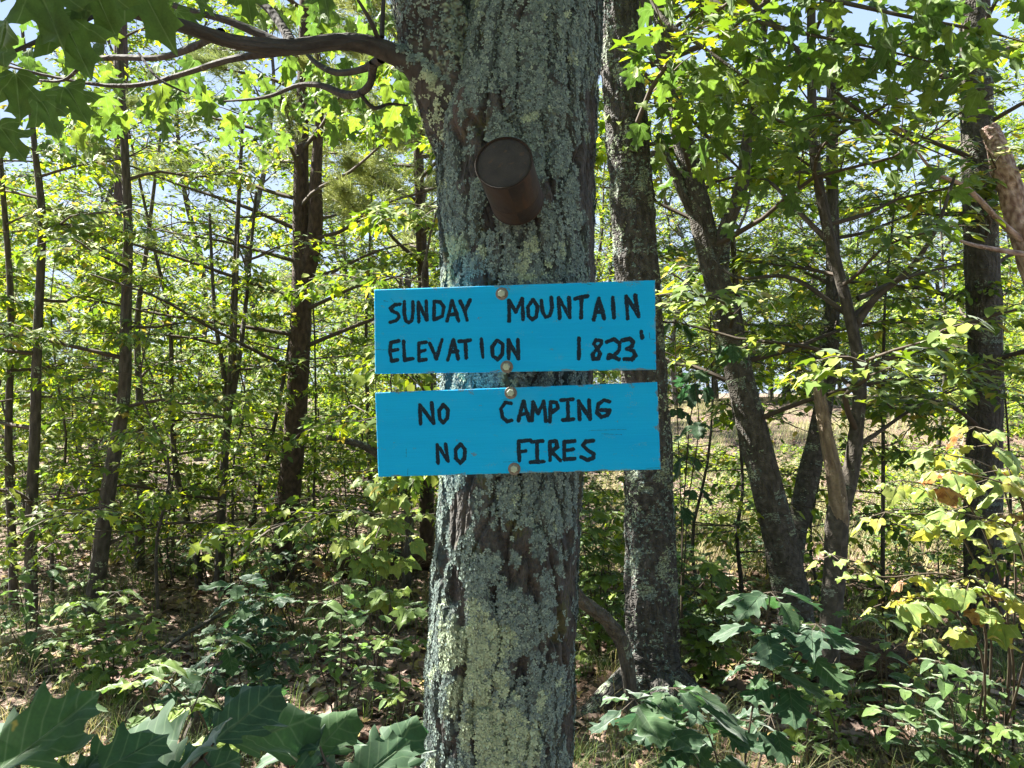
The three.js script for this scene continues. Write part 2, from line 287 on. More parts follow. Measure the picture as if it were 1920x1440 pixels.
// a tuft of lichen: three or four narrow lobes curling away from the bark
function flake(L, R, at, n, yellow, k) {
  const s = 0.7 + 0.6 * R(), c = yellow ? [0.31 * s, 0.38 * s, 0.25 * s] : R() < 0.35 ? [0.20 * s, 0.26 * s, 0.215 * s] : [0.135 * s, 0.185 * s, 0.172 * s];
  const t = V(R() - 0.5, R() - 0.5, R() - 0.5); t.addScaledVector(n, -t.dot(n)).normalize(); const b = V().crossVectors(n, t), m = 3 + (R() < 0.4 ? 1 : 0); let a = R() * 6.28;
  const o = L.vert(at.x, at.y, at.z, 0, 0, c);
  for (let j = 0; j < m; j++) {
    a += 6.283 / m * (0.6 + 0.6 * R()); const l = k * (0.003 + 0.0055 * R() * R() + 0.001), w = 0.38 + 0.25 * R(), h = l * (0.05 + 0.5 * R()), pt = (ang, r, z) => { const x = Math.cos(ang) * r, y = Math.sin(ang) * r; return L.vert(at.x + t.x * x + b.x * y + n.x * z, at.y + t.y * x + b.y * y + n.y * z, at.z + t.z * x + b.z * y + n.z * z, 0, 0, c); };
    const p1 = pt(a - w, l * 0.75, h * 0.4), p2 = pt(a + w * 0.2, l * 1.1, h), p3 = pt(a + w, l * 0.8, h * 0.6); L.tri(o, p1, p2); L.tri(o, p2, p3);
  }
}
M.lichen = new THREE.MeshStandardMaterial({ vertexColors: true, roughness: 1, side: THREE.DoubleSide });
// lichen on any trunk: tufts on a share of its vertices
function lichenOn(o, wood, seed, count, ya, yb, cover, xa = -99) {
  const g = wood.build(), p = g.attributes.position, nn = g.attributes.normal, R = rng(seed), L = new Geo(), n = V(), at = V();
  for (let k = 0; k < count; k++) { const i = Math.floor(R() * p.count); at.fromBufferAttribute(p, i); if (at.y < ya || at.y > yb || at.x < xa) continue; const m = fbm(at.x * 8, at.y * 5, at.z * 8 + seed, 3) + 0.3 * N(at.x * 40, at.y * 40, at.z * 40); if (m < cover) continue; n.fromBufferAttribute(nn, i); at.add(q0.set(R() - 0.5, R() - 0.5, R() - 0.5).multiplyScalar(0.012)); flake(L, R, at, n, N(at.x * 5 + 9, at.y * 4, at.z * 5) > 0.12, 1.25); }
  if (L.n) mesh('lichen', L, M.lichen, o, 'stuff');
}
const q0 = V();
const oldTree = thing('signpost_tree', 'thick lichen-covered tree trunk carrying both blue signs and the rusty can', 'tree', V(0, 0, -DC));
{
  const S = 250, y0 = -0.2, y1 = 3.0, rows = 420, g = new Geo();
  const ring = (y) => { for (let j = 0; j <= S; j++) { const th = (j / S - 0.5) * Math.PI * 2, p = trunkAt(th, y); g.vert(p.x, p.y, p.z + DC, j / S, (y - y0) / 3.2); } };
  for (let k = 0; k <= rows; k++) ring(lerp(y0, y1, k / rows));
  for (let k = 1; k <= 30; k++) ring(lerp(y1, 8.2, k / 30));
  for (let k = 0; k < rows + 30; k++) for (let j = 0; j < S; j++) { const a = k * (S + 1) + j, b = a + S + 1; g.tri(a, a + 1, b); g.tri(a + 1, b + 1, b); }
  const col = dataTex(1024, 2048, (u, v, o) => {
    const th = (u - 0.5) * Math.PI * 2, y = y0 + v * 3.2, s = Math.sin(th) * 0.18, c = Math.cos(th) * 0.18;
    const m = N(s * 30, y * 12, c * 30), f = N(s * 150, y * 90, c * 150), [a, b] = lichen(th, y);
    mix3(o, [0.070, 0.066, 0.060], [0.027, 0.025, 0.023], clamp(0.5 + 1.0 * m + 0.6 * f));
    const moss = smooth(0.25, 0.45, N(s * 12 + 9, y * 9, c * 12) + 0.3 * f); mix3(o, o, [0.07, 0.075, 0.025], moss * 0.7);
    const pink = smooth(0.32, 0.5, spots(PINK, th, y) + 0.3 * f + 0.3 * m); mix3(o, o, [0.115, 0.085, 0.072], pink * 0.5);
    const k = 1 + 0.35 * f + 0.25 * N(s * 60, y * 60, c * 60);
    for (let q = 0; q < 3; q++) { o[q] = lerp(o[q], [0.085, 0.112, 0.106][q] * k, a * 0.7); o[q] = lerp(o[q], [0.20, 0.245, 0.16][q] * k, b * 0.85); }
  });
  const bmp = dataTex(1024, 2048, (u, v, o) => {
    const th = (u - 0.5) * Math.PI * 2, y = y0 + v * 3.2, s = Math.sin(th) * 0.18, c = Math.cos(th) * 0.18;
    o[0] = o[1] = o[2] = clamp(0.5 + 0.4 * N(s * 150, y * 70, c * 150) + 0.35 * N(s * 60, y * 18, c * 60) + 0.15 * N(s * 300, y * 300, c * 300));
  }, false);
  const trunk = mesh('trunk', g, new THREE.MeshStandardMaterial({ map: col, bumpMap: bmp, bumpScale: 0.013, roughness: 0.95 }), oldTree);
  // lichen: thousands of small curled lobes standing off the bark
  const L = new Geo(), R = rng(77), out = V(), q = V();
  for (let k = 0; k < 110000; k++) {
    const th = (R() - 0.5) * Math.PI * 2, y = 0.35 + R() * 2.35; if (Math.abs(th) > 2 && R() < 0.6) continue;
    const [a, b] = lichen(th, y), yellow = R() < b * 0.9; if (!yellow && R() > a * 0.8) continue;
    const p = trunkAt(th, y, 0.0005); p.z += DC; out.set(Math.sin(th), 0, Math.cos(th));
    flake(L, R, p, out, yellow, 1);
  }
  const lm = mesh('lichen', L, M.lichen, trunk, 'stuff');
  lm.userData.label = 'crust of pale grey-green and yellow-green lichen';
  // limbs
  const W = new Geo(), rel = (a) => a.map(([x, y, d]) => P(x, y, d).add(V(0, 0, DC)));
  W.tube(rel([[905, 350, 1.78], [862, 210, 1.76], [806, 20, 1.74], [770, -150, 1.7], [690, -420, 1.6], [600, -900, 1.5]]), [0.07, 0.088, 0.083, 0.075, 0.06, 0.03], 60, 260, 0.16, 3);
  const limb = mesh('limb', W, M.oldBark, oldTree); lichenOn(limb, W, 9, 9000, 1.9, 2.7, -0.05);
  const B = new Geo();
  B.tube(rel([[880, 230, 1.75], [810, 150, 1.72], [768, 118, 1.7], [700, 86, 1.66], [640, 78, 1.62], [540, 88, 1.56], [440, 78, 1.5], [330, 45, 1.44], [180, 2, 1.36], [60, -60, 1.3]]), [0.08, 0.05, 0.026, 0.019, 0.0175, 0.016, 0.013, 0.0115, 0.009, 0.006], 30, 220, 0.13, 8);
  const br = mesh('branch', B, M.darkBark, oldTree); lichenOn(br, B, 14, 16000, 2.0, 2.5, -0.02, -0.25);
  const T = new Geo();
  T.tube(rel([[545, 80, 1.56], [535, 60, 1.58], [505, 18, 1.62], [440, -30, 1.66]]), [0.012, 0.010, 0.009, 0.006], 8, 16, 0.1, 1);
  T.tube(rel([[560, 92, 1.57], [430, 112, 1.7], [340, 140, 1.8], [270, 158, 1.86], [200, 160, 1.9], [90, 142, 1.95], [-40, 110, 2]]), [0.010, 0.0075, 0.0065, 0.006, 0.005, 0.004, 0.003], 7, 30, 0.12, 2);
  T.tube(rel([[540, 88, 1.56], [430, 40, 1.6], [350, 18, 1.64], [270, -10, 1.7]]), [0.010, 0.008, 0.0065, 0.005], 7, 18, 0.1, 5);
  T.tube(rel([[415, 60, 1.5], [370, 85, 1.62], [300, 108, 1.72], [210, 108, 1.8], [165, 115, 1.84], [120, 150, 1.9], [60, 150, 1.95]]), [0.008, 0.008, 0.0075, 0.007, 0.006, 0.004, 0.003], 7, 30, 0.2, 6);
  T.tube(rel([[715, 110, 1.7], [680, 130, 1.78], [630, 136, 1.85], [595, 120, 1.9], [570, 95, 1.95]]), [0.012, 0.009, 0.008, 0.007, 0.004], 8, 20, 0.12, 7);
  T.tube(rel([[700, 118, 1.72], [695, 155, 1.76], [680, 172, 1.8], [650, 178, 1.86], [600, 160, 1.95], [560, 160, 2.0], [500, 182, 2.1], [420, 190, 2.2]]), [0.010, 0.009, 0.009, 0.011, 0.008, 0.006, 0.005, 0.003], 8, 30, 0.2, 9);
  T.tube(rel([[675, 176, 1.8], [700, 202, 1.8], [730, 195, 1.84], [765, 198, 1.86]]), [0.006, 0.005, 0.004, 0.002], 6, 14, 0.15, 4);
  T.tube(rel([[710, 75, 1.66], [695, 40, 1.62], [665, -10, 1.6]]), [0.006, 0.005, 0.003], 6, 10);
  T.tube(rel([[716, 70, 1.66], [720, -20, 1.7]]), [0.006, 0.004], 6, 6);
  T.tube(rel([[220, 8, 1.4], [105, 62, 1.3], [0, 108, 1.25]]), [0.006, 0.005, 0.003], 6, 10, 0.1, 2);
  T.tube(rel([[260, 100, 1.75], [300, 150, 1.7], [350, 175, 1.7]]), [0.003, 0.003, 0.002], 5, 8);
  mesh('twig', T, M.darkBark, br);
}

// ---------------------------------------------------------------- the two painted boards
const stroke = (...n) => { const a = []; for (let k = 0; k < n.length; k += 2) a.push([n[k], n[k + 1]]); return a; };
const WORDS1 = [
  stroke(237, 228, 205, 232, 180, 252, 190, 268, 225, 285, 232, 305, 215, 325, 178, 335), stroke(265, 215, 265, 280, 275, 325, 295, 338, 315, 322, 320, 270, 318, 215), stroke(357, 330, 352, 218, 407, 322, 402, 212),
  stroke(452, 318, 450, 212, 490, 216, 512, 245, 503, 298, 452, 320), stroke(532, 325, 562, 208, 603, 325), stroke(542, 290, 592, 284), stroke(612, 212, 640, 268), stroke(672, 202, 640, 268, 655, 322),
  stroke(908, 325, 908, 205, 948, 272, 985, 196, 992, 315), stroke(1050, 200, 1020, 242, 1024, 298, 1045, 318, 1070, 300, 1078, 240, 1050, 200), stroke(1100, 205, 1106, 270, 1125, 304, 1150, 294, 1162, 250, 1158, 190), stroke(1208, 310, 1202, 190, 1266, 304, 1262, 190),
  stroke(1298, 194, 1370, 178), stroke(1335, 188, 1332, 305), stroke(1405, 318, 1435, 192, 1465, 312), stroke(1417, 274, 1456, 270), stroke(1515, 188, 1522, 305), stroke(1600, 310, 1592, 180, 1660, 296, 1643, 176),
  stroke(233, 446, 186, 456, 180, 512, 192, 564, 230, 558), stroke(184, 505, 230, 496), stroke(265, 450, 271, 560, 325, 550), stroke(404, 453, 360, 458, 362, 562, 405, 555), stroke(362, 508, 400, 500), stroke(428, 460, 470, 550, 503, 438),
  stroke(540, 556, 572, 440, 603, 550), stroke(552, 512, 598, 505), stroke(610, 449, 675, 440), stroke(645, 446, 652, 546), stroke(742, 433, 752, 540), stroke(838, 440, 808, 480, 812, 535, 840, 554, 868, 525, 872, 465, 838, 440), stroke(908, 548, 905, 438, 964, 550, 962, 438),
  stroke(1320, 430, 1318, 548), stroke(1447, 442, 1418, 438, 1405, 462, 1425, 488, 1441, 517, 1430, 548, 1402, 550, 1397, 522, 1425, 488, 1447, 462, 1447, 442), stroke(1480, 450, 1520, 433, 1552, 458, 1550, 498, 1520, 530, 1485, 546, 1494, 526, 1546, 551), stroke(1566, 441, 1610, 430, 1630, 450, 1622, 478, 1592, 490, 1630, 500, 1642, 530, 1620, 552, 1580, 550), stroke(1675, 388, 1680, 424)];
const WORDS2 = [
  stroke(362, 950, 358, 840, 442, 945, 430, 825), stroke(500, 835, 475, 870, 478, 920, 500, 942, 525, 915, 528, 865, 500, 835),
  stroke(905, 822, 872, 818, 845, 855, 855, 905, 885, 928, 910, 922), stroke(950, 922, 978, 810, 1014, 922), stroke(962, 886, 1004, 880), stroke(1030, 920, 1035, 812, 1065, 880, 1098, 808, 1112, 922), stroke(1135, 925, 1138, 812, 1172, 814, 1181, 845, 1146, 872),
  stroke(1198, 800, 1268, 794), stroke(1238, 798, 1242, 910), stroke(1210, 916, 1272, 910), stroke(1310, 912, 1300, 803, 1370, 906, 1362, 798), stroke(1480, 806, 1450, 795, 1415, 820, 1410, 870, 1435, 895, 1470, 885, 1482, 855, 1432, 855),
  stroke(470, 1178, 465, 1073, 530, 1166, 515, 1068), stroke(605, 1065, 575, 1100, 578, 1150, 605, 1178, 630, 1150, 632, 1095, 605, 1065),
  stroke(958, 1158, 953, 1045, 1024, 1036), stroke(958, 1106, 995, 1100), stroke(1030, 1046, 1095, 1040), stroke(1062, 1043, 1065, 1160), stroke(1025, 1166, 1105, 1160), stroke(1140, 1152, 1138, 1043, 1175, 1040, 1181, 1075, 1146, 1100, 1200, 1152),
  stroke(1282, 1038, 1222, 1045, 1225, 1146, 1284, 1140), stroke(1225, 1095, 1276, 1085), stroke(1392, 1035, 1350, 1038, 1330, 1062, 1360, 1090, 1396, 1110, 1394, 1136, 1360, 1148, 1322, 1130)];
// picture corners of a board -> metres on its face
function onBoard([tl, tr, br, bl], W, H) {
  return ([x, y]) => { let s = 0.5, t = 0.5; for (let k = 0; k < 12; k++) { s = clamp((x - lerp(tl[0], bl[0], t)) / (lerp(tr[0], br[0], t) - lerp(tl[0], bl[0], t)), -0.2, 1.2); t = clamp((y - lerp(tl[1], tr[1], s)) / (lerp(bl[1], br[1], s) - lerp(tl[1], tr[1], s)), -0.2, 1.2); } return [(s - 0.5) * W, (0.5 - t) * H]; };
}
function signBoard(label, words, corners, W, H, at, yaw, roll, bolts, seed, nicks) {
  const D = 0.02, o = thing('sign_board', label, 'sign', at); o.rotation.set(0, yaw, roll, 'YXZ');
  const map2 = onBoard(corners, W, H), segs = [];
  for (const s of words) { const q = s.map(map2); for (let k = 1; k < q.length; k++) segs.push([...q[k - 1], ...q[k]]); }
  const dist = (x, y) => { let b = 9; for (const [ax, ay, bx, by] of segs) { if (Math.min(ax, bx) - x > 0.012 || x - Math.max(ax, bx) > 0.012 || Math.min(ay, by) - y > 0.012 || y - Math.max(ay, by) > 0.012) continue; const dx = bx - ax, dy = by - ay, t = clamp(((x - ax) * dx + (y - ay) * dy) / (dx * dx + dy * dy)), d = Math.hypot(x - ax - t * dx, y - ay - t * dy); if (d < b) b = d; } return b; };
  const rough = (x, y) => 0.0011 * N(x * 55, y * 55, seed + 4) + 0.0009 * N(x * 260 + seed, y * 260, 1) + 0.0006 * N(x * 700, y * 700, seed);
  const cuts = nicks.map(([a, b, w]) => [...map2(a), ...map2(b), w]);
  const nick = (x, y) => { let m = 0; for (const [ax, ay, bx, by, w] of cuts) { const dx = bx - ax, dy = by - ay, t = clamp(((x - ax) * dx + (y - ay) * dy) / (dx * dx + dy * dy)), d = Math.hypot(x - ax - t * dx, y - ay - t * dy) + 0.0006 * N(x * 300, y * 300, 3); m = Math.max(m, smooth(w, w * 0.3, d)); } return m; };
  const tex = dataTex(1536, 464, (u, v, c) => {
    const x = (u - 0.5) * W, y = (v - 0.5) * H, g = N(x * 14 + seed, y * 420, seed), h = N(x * 5, y * 30, seed + 2), f = N(x * 500, y * 500, 7);
    mix3(c, [0.002, 0.37, 0.74], [0.004, 0.42, 0.80], clamp(0.5 + 0.5 * g + 0.6 * h)); for (let k = 0; k < 3; k++) c[k] *= 1 + 0.06 * f;
    const worn = smooth(0.33, 0.5, N(x * 30, y * 60, seed + 9) * 0.5 + 0.4 * f + 0.35 * smooth(0.005, 0, Math.min(W / 2 - Math.abs(x), H / 2 - Math.abs(y)))); mix3(c, c, [0.16, 0.33, 0.42], worn * 0.6);
    mix3(c, c, [0.03, 0.08, 0.11], nick(x, y) * 0.8);
    const chip = smooth(0.46, 0.52, N(x * 45 + seed, y * 70, 5) * 0.75 + 0.25 * f + 0.3 * smooth(0.006, 0, Math.min(W / 2 - Math.abs(x), H / 2 - Math.abs(y)))); mix3(c, c, [0.13, 0.19, 0.2], chip * 0.8);
    const grey = smooth(0.1, 0.5, fbm(x * 7 + seed, y * 9, 11, 3)); mix3(c, c, [0.04, 0.40, 0.68], grey * 0.35);
    const d = dist(x, y) + rough(x, y), ink = smooth(0.0045, 0.0037, d); mix3(c, c, [0.010, 0.012, 0.014], ink * (0.97 - 0.25 * smooth(0.42, 0.55, f + 0.3 * g)));
  }, true, false);
  const nx = 400, ny = 120, g = new Geo(), sx = W / 2, sy = H / 2, z = (x, y) => { const d = dist(x, y) + rough(x, y), e = Math.min(sx - Math.abs(x), sy - Math.abs(y)); return D / 2 - 0.0022 * Math.sqrt(clamp(1 - (d / 0.0046) ** 2)) - 0.0006 * nick(x, y) + 0.00012 * N(x * 14 + seed, y * 420, seed) - 0.0016 * (1 - Math.sqrt(clamp(1 - (1 - clamp(e / 0.0025)) ** 2))); };
  for (let j = 0; j <= ny; j++) for (let i = 0; i <= nx; i++) { const x = (i / nx - 0.5) * W, y = (j / ny - 0.5) * H; g.vert(x, y, z(x, y), i / nx, j / ny); }
  for (let j = 0; j < ny; j++) for (let i = 0; i < nx; i++) { const a = j * (nx + 1) + i, b = a + nx + 1; g.tri(a, a + 1, b); g.tri(a + 1, b + 1, b); }
  // sides and back
  const rim = []; for (let i = 0; i < nx; i += 8) rim.push(i); for (let j = 0; j < ny; j += 8) rim.push(j * (nx + 1) + nx); for (let i = nx; i > 0; i -= 8) rim.push(ny * (nx + 1) + i); for (let j = ny; j > 0; j -= 8) rim.push(j * (nx + 1));
  const a0 = g.n, m = rim.length; for (const k of rim) g.vert(g.p[k * 3], g.p[k * 3 + 1], g.p[k * 3 + 2], 0.99, 0.5 + 0.4 * Math.sin(k)); for (const k of rim) g.vert(g.p[k * 3], g.p[k * 3 + 1], -D / 2, 0.985, 0.5);
  for (let k = 0; k < m; k++) { const b = (k + 1) % m; g.tri(a0 + k, a0 + m + k, a0 + b); g.tri(a0 + b, a0 + m + k, a0 + m + b); }
  const bk = g.n; for (const [x, y] of [[-1, -1], [1, -1], [1, 1], [-1, 1]]) g.vert(x * sx, y * sy, -D / 2, 0.985, 0.5); g.tri(bk, bk + 2, bk + 1); g.tri(bk, bk + 3, bk + 2);
  mesh('board', g, new THREE.MeshPhysicalMaterial({ map: tex, roughness: 0.75, specularIntensity: 0.35 }), o);
  for (const b of bolts) {
    const [x, y] = map2(b), w = new THREE.Group(); w.name = 'bolt'; w.position.set(x, y, D / 2); o.add(w);
    const wash = new THREE.LatheGeometry([[0, 0.0022], [0.0085, 0.0022], [0.0122, 0.0018], [0.0130, 0.0010], [0.0130, -0.001]].map(([a, c]) => new THREE.Vector2(a, c)), 28); wash.rotateX(Math.PI / 2);
    mesh('washer', wash, BOLT[1], w);
    const hex = new THREE.LatheGeometry([[0.0068, 0.002], [0.0078, 0.0022], [0.0078, 0.0068], [0.0068, 0.0078], [0, 0.008]].map(([a, c]) => new THREE.Vector2(a, c)), 6).toNonIndexed(); hex.rotateX(Math.PI / 2); hex.rotateZ(b[0]); hex.computeVertexNormals();
    mesh('bolt_head', hex, BOLT[0], w);
  }
  return o;
}
const zinc = dataTex(64, 64, (u, v, o) => { const n = fbm(u * 6, v * 6, 2, 3); mix3(o, [0.44, 0.52, 0.38], [0.28, 0.34, 0.25], clamp(0.5 + 1.4 * n)); });
const rusted = dataTex(64, 64, (u, v, o) => { const n = fbm(u * 7, v * 7, 8, 3); mix3(o, [0.22, 0.20, 0.165], [0.10, 0.075, 0.055], clamp(0.45 + 1.6 * n)); });
const BOLT = [new THREE.MeshStandardMaterial({ map: zinc, roughness: 0.5, metalness: 0 }), new THREE.MeshStandardMaterial({ map: rusted, roughness: 0.6, metalness: 0.1 })];
signBoard('blue painted board lettered SUNDAY MOUNTAIN ELEVATION 1823 bolted to the trunk under the can', WORDS1, [[72, 142], [1757, 84], [1757, 612], [90, 640]], 0.584, 0.178, V(-0.001, 1.664, -1.588), -0.168, 0.012, [[865, 165], [897, 597]], 2.3, [[[82, 497], [180, 499], 0.0006], [[180, 195], [205, 222], 0.0005], [[1370, 108], [1392, 112], 0.0009], [[1720, 395], [1722, 430], 0.0007], [[1722, 430], [1750, 436], 0.0007], [[135, 208], [160, 212], 0.0009]]);
signBoard('blue painted board lettered NO CAMPING NO FIRES bolted beneath the other board', WORDS2, [[85, 770], [1752, 686], [1785, 1195], [105, 1267]], 0.588, 0.178, V(0.0075, 1.454, -1.617 + 0.012), -0.104, 0.0385, [[903, 760], [930, 1205]], 6.1, [[[276, 1095], [276, 1145], 0.0007], [[287, 1215], [285, 1255], 0.0006], [[1365, 975], [1580, 965], 0.0006], [[1440, 993], [1555, 996], 0.0006], [[1700, 1190], [1775, 1185], 0.0006], [[865, 1167], [945, 1163], 0.0006], [[850, 800], [900, 795], 0.0006]]);

// ---------------------------------------------------------------- the rusty can
{
  const cap = P(944, 304, 1.46), foot = P(970, 378, 1.60), ax = cap.clone().sub(foot), len = ax.length();
  const o = thing('rusty_can', 'rusty brown metal can fixed slantwise to the trunk above the blue boards', 'can', foot); ax.normalize();
  o.quaternion.setFromUnitVectors(V(0, 1, 0), ax);
  const rust = dataTex(256, 256, (u, v, c) => { const a = fbm(u * 5, v * 5, 4, 4), f = N(u * 90, v * 90, 3), s = fbm(u * 12, v * 2.5, 9, 3); mix3(c, [0.040, 0.024, 0.013], [0.015, 0.011, 0.009], clamp(0.5 + 1.6 * a + 0.3 * f)); const r = smooth(0.1, 0.35, s); mix3(c, c, [0.08, 0.034, 0.011], r * 0.5); });
  const lidT = dataTex(256, 256, (u, v, c) => { const a = fbm(u * 4, v * 4, 14, 4), f = N(u * 80, v * 80, 13); mix3(c, [0.05, 0.041, 0.037], [0.028, 0.024, 0.022], clamp(0.5 + 1.4 * a + 0.5 * f)); const p = smooth(0.25, 0.45, fbm(u * 9 + 3, v * 9, 1, 2)); mix3(c, c, [0.09, 0.05, 0.03], p * 0.5); });
  const bump = dataTex(256, 256, (u, v, c) => { c[0] = c[1] = c[2] = 0.5 + 0.6 * fbm(u * 26, v * 26, 5, 3); }, false);
  const mat = new THREE.MeshStandardMaterial({ map: rust, bumpMap: bump, bumpScale: 0.0012, roughness: 0.8, metalness: 0.2 }), lid = new THREE.MeshStandardMaterial({ map: lidT, bumpMap: bump, bumpScale: 0.0008, roughness: 0.72, metalness: 0.2 });
  const R0 = 0.0545, L = (pts, s = 72) => new THREE.LatheGeometry(pts.map(([a, b]) => new THREE.Vector2(a, b)), s);
  mesh('body', L([[0.0, 0], [R0 - 0.001, 0], [R0 + 0.0012, 0.001], [R0 + 0.0014, 0.004], [R0, 0.006], [R0, len * 0.33], [R0 - 0.0006, len * 0.335], [R0, len * 0.34], [R0, len - 0.005]]), mat, o);
  mesh('rim', L([[R0, len - 0.006], [R0 + 0.0016, len - 0.005], [R0 + 0.0018, len - 0.001], [R0 + 0.0008, len], [R0 - 0.0012, len - 0.0006], [R0 - 0.0016, len - 0.004]]), mat, o);
  const lg = L([[R0 - 0.0014, len - 0.004], [R0 - 0.004, len - 0.0038], [R0 - 0.0048, len - 0.003], [0.03, len - 0.0027], [0.0, len - 0.0025]]); { const p = lg.attributes.position, u = lg.attributes.uv; for (let k = 0; k < p.count; k++) u.setXY(k, p.getX(k) * 8 + 0.5, p.getZ(k) * 8 + 0.5); }
  mesh('lid', lg, lid, o);
  const bk = new Geo().tube([foot, foot.clone().addScaledVector(ax, -0.04)].map((q) => V(0, q.distanceTo(foot) * -1.0 - 0.0005, 0)), [0.02, 0.02], 10, 2); mesh('bracket', bk, mat, o);
}

// ---------------------------------------------------------------- growing trees
function grow({ R, trunk, radii, from = 0.3, n = 18, len = 1.6, elev = 0.35, twigs = 6, perTwig = 12, size = 0.08, templates = STARS, yellow = 0.05, wob = 0.09, sides = 10, rings = 40, sag = 0.15, profile = (t) => 1 - 0.55 * t, flat = 0.35, avoid = null, tint = 1 }) {
  const wood = new Geo(), twigs_ = [], crown = new Geo(), curve = new THREE.CatmullRomCurve3(trunk, false, 'centripetal');
  wood.tube(trunk, radii, sides, rings, wob, R() * 50);
  const q = trunk.length - 1, up = V(), d = V(), at = V(), side = V(), ld = V();
  let az = R() * 6.28;
  for (let b = 0; b < n; b++) {
    const t = clamp(from + (1 - from) * Math.pow((b + R() * 0.8) / n, 0.9), 0, 0.99), o = curve.getPoint(t), f = t * q, a = Math.min(q - 1, Math.floor(f)), tr = lerp(radii[a], radii[a + 1], f - a);
    az += 2.4 + (R() - 0.5) * 0.9; const e = elev * (0.6 + 0.8 * R()) + 0.35 * t * elev, L = len * profile(t) * (0.65 + 0.6 * R());
    if (avoid && avoid(az, o)) continue;
    d.set(Math.cos(az) * Math.cos(e), Math.sin(e), Math.sin(az) * Math.cos(e));
    const pts = [o.clone()], bend = (R() - 0.5) * 0.7;
    for (let k = 1; k <= 4; k++) { const s = k / 4, c = az + bend * s; pts.push(V(o.x + Math.cos(c) * Math.cos(e) * L * s + (R() - 0.5) * 0.08 * L, o.y + Math.sin(e) * L * s - sag * L * s * s + (R() - 0.5) * 0.07 * L, o.z + Math.sin(c) * Math.cos(e) * L * s + (R() - 0.5) * 0.08 * L)); }
    const twig = new Geo(); twigs_.push(twig); const r0 = Math.min(tr * 0.5, 0.006 + 0.008 * L); twig.tube(pts, [r0, r0 * 0.75, r0 * 0.55, r0 * 0.38, r0 * 0.2], 5, 8, 0.1, b);
    const bc = new THREE.CatmullRomCurve3(pts);
    for (let k = 0; k < twigs; k++) {
      const s = 0.22 + 0.78 * (k + R()) / twigs, p = bc.getPoint(Math.min(0.98, s)), g = bc.getTangent(Math.min(0.98, s)), sg = k % 2 ? 1 : -1, ang = sg * (0.5 + 0.7 * R()) * (s > 0.95 ? 0.2 : 1), l = Math.max(0.12, L * 0.42 * (1.15 - 0.7 * s) * (0.6 + 0.7 * R()));
      const h = V(g.x * Math.cos(ang) - g.z * Math.sin(ang), g.y + (R() - 0.4) * 0.35, g.x * Math.sin(ang) + g.z * Math.cos(ang)).normalize();
      const m = p.clone().addScaledVector(h, l * 0.5); m.y += 0.03 * l; const z = p.clone().addScaledVector(h, l); z.y -= 0.12 * l;
      twig.tube([p, m, z], [0.004 + 0.0015 * l, 0.003, 0.0015], 3, 3);
      for (let c = 0; c < perTwig; c++) {
        const w = (c + 0.4 + R() * 0.6) / perTwig; if (w < 0.5) at.lerpVectors(p, m, w * 2); else at.lerpVectors(m, z, w * 2 - 1);
        const aa = (c % 2 ? 1 : -1) * (0.35 + 0.9 * R()); ld.set(h.x * Math.cos(aa) - h.z * Math.sin(aa), h.y - 0.25 - 0.4 * R(), h.x * Math.sin(aa) + h.z * Math.cos(aa)).normalize();
        at.addScaledVector(ld, 0.3 * size).add(V((R() - 0.5) * size, (R() - 0.5) * size * 1.2, (R() - 0.5) * size));
        up.set((R() - 0.5) * 2 * flat, 1, (R() - 0.5) * 2 * flat + 0.1);
        const col = leafColor(R, yellow); crown.leaf(templates[Math.floor(R() * templates.length)], at, ld, up, size * (0.45 + 0.85 * R()), tint === 1 ? col : [col[0] * tint, col[1] * tint, col[2] * tint]);
      }
    }
  }
  return { wood, twigs: twigs_, crown };
}
function limbsOf(parts, o, joined) {
  if (!joined) { for (const t of parts.twigs) mesh('branch', t, M.twig, o); return; }
  const g = new Geo(); for (const t of parts.twigs) { const k = g.n; for (const v of t.p) g.p.push(v); for (const v of t.u) g.u.push(v); for (const v of t.i) g.i.push(v + k); g.n += t.n; }
  mesh('branches', g, M.twig, o, 'stuff');
}
function treeThing(name, label, category, parts, bark, group, joined) {
  const o = thing(name, label, category, V(0, 0, 0), group);
  mesh('trunk', parts.wood, bark, o); limbsOf(parts, o, joined); if (parts.crown.n) mesh('crown', parts.crown, M.foliage, o); return o;
}
// a trunk whose middle line is measured from the photograph, carried on upwards beyond the frame
function stemLine(list, d0, base, topH, drift = V(0, 0, 0)) {
  const pts = list.map(([x, y, d]) => P(x, y, d ?? d0)), b = onGround(pts[0].x, pts[0].z, 0.05); if (base) pts.unshift(b);
  const l = pts[pts.length - 1]; if (topH) for (let k = 1; k <= 3; k++) pts.push(V(l.x + drift.x * k, lerp(l.y, topH, k / 3), l.z + drift.z * k)); return pts;
}
const taper = (n, a, b) => Array.from({ length: n }, (_, k) => lerp(a, b, k / (n - 1)));

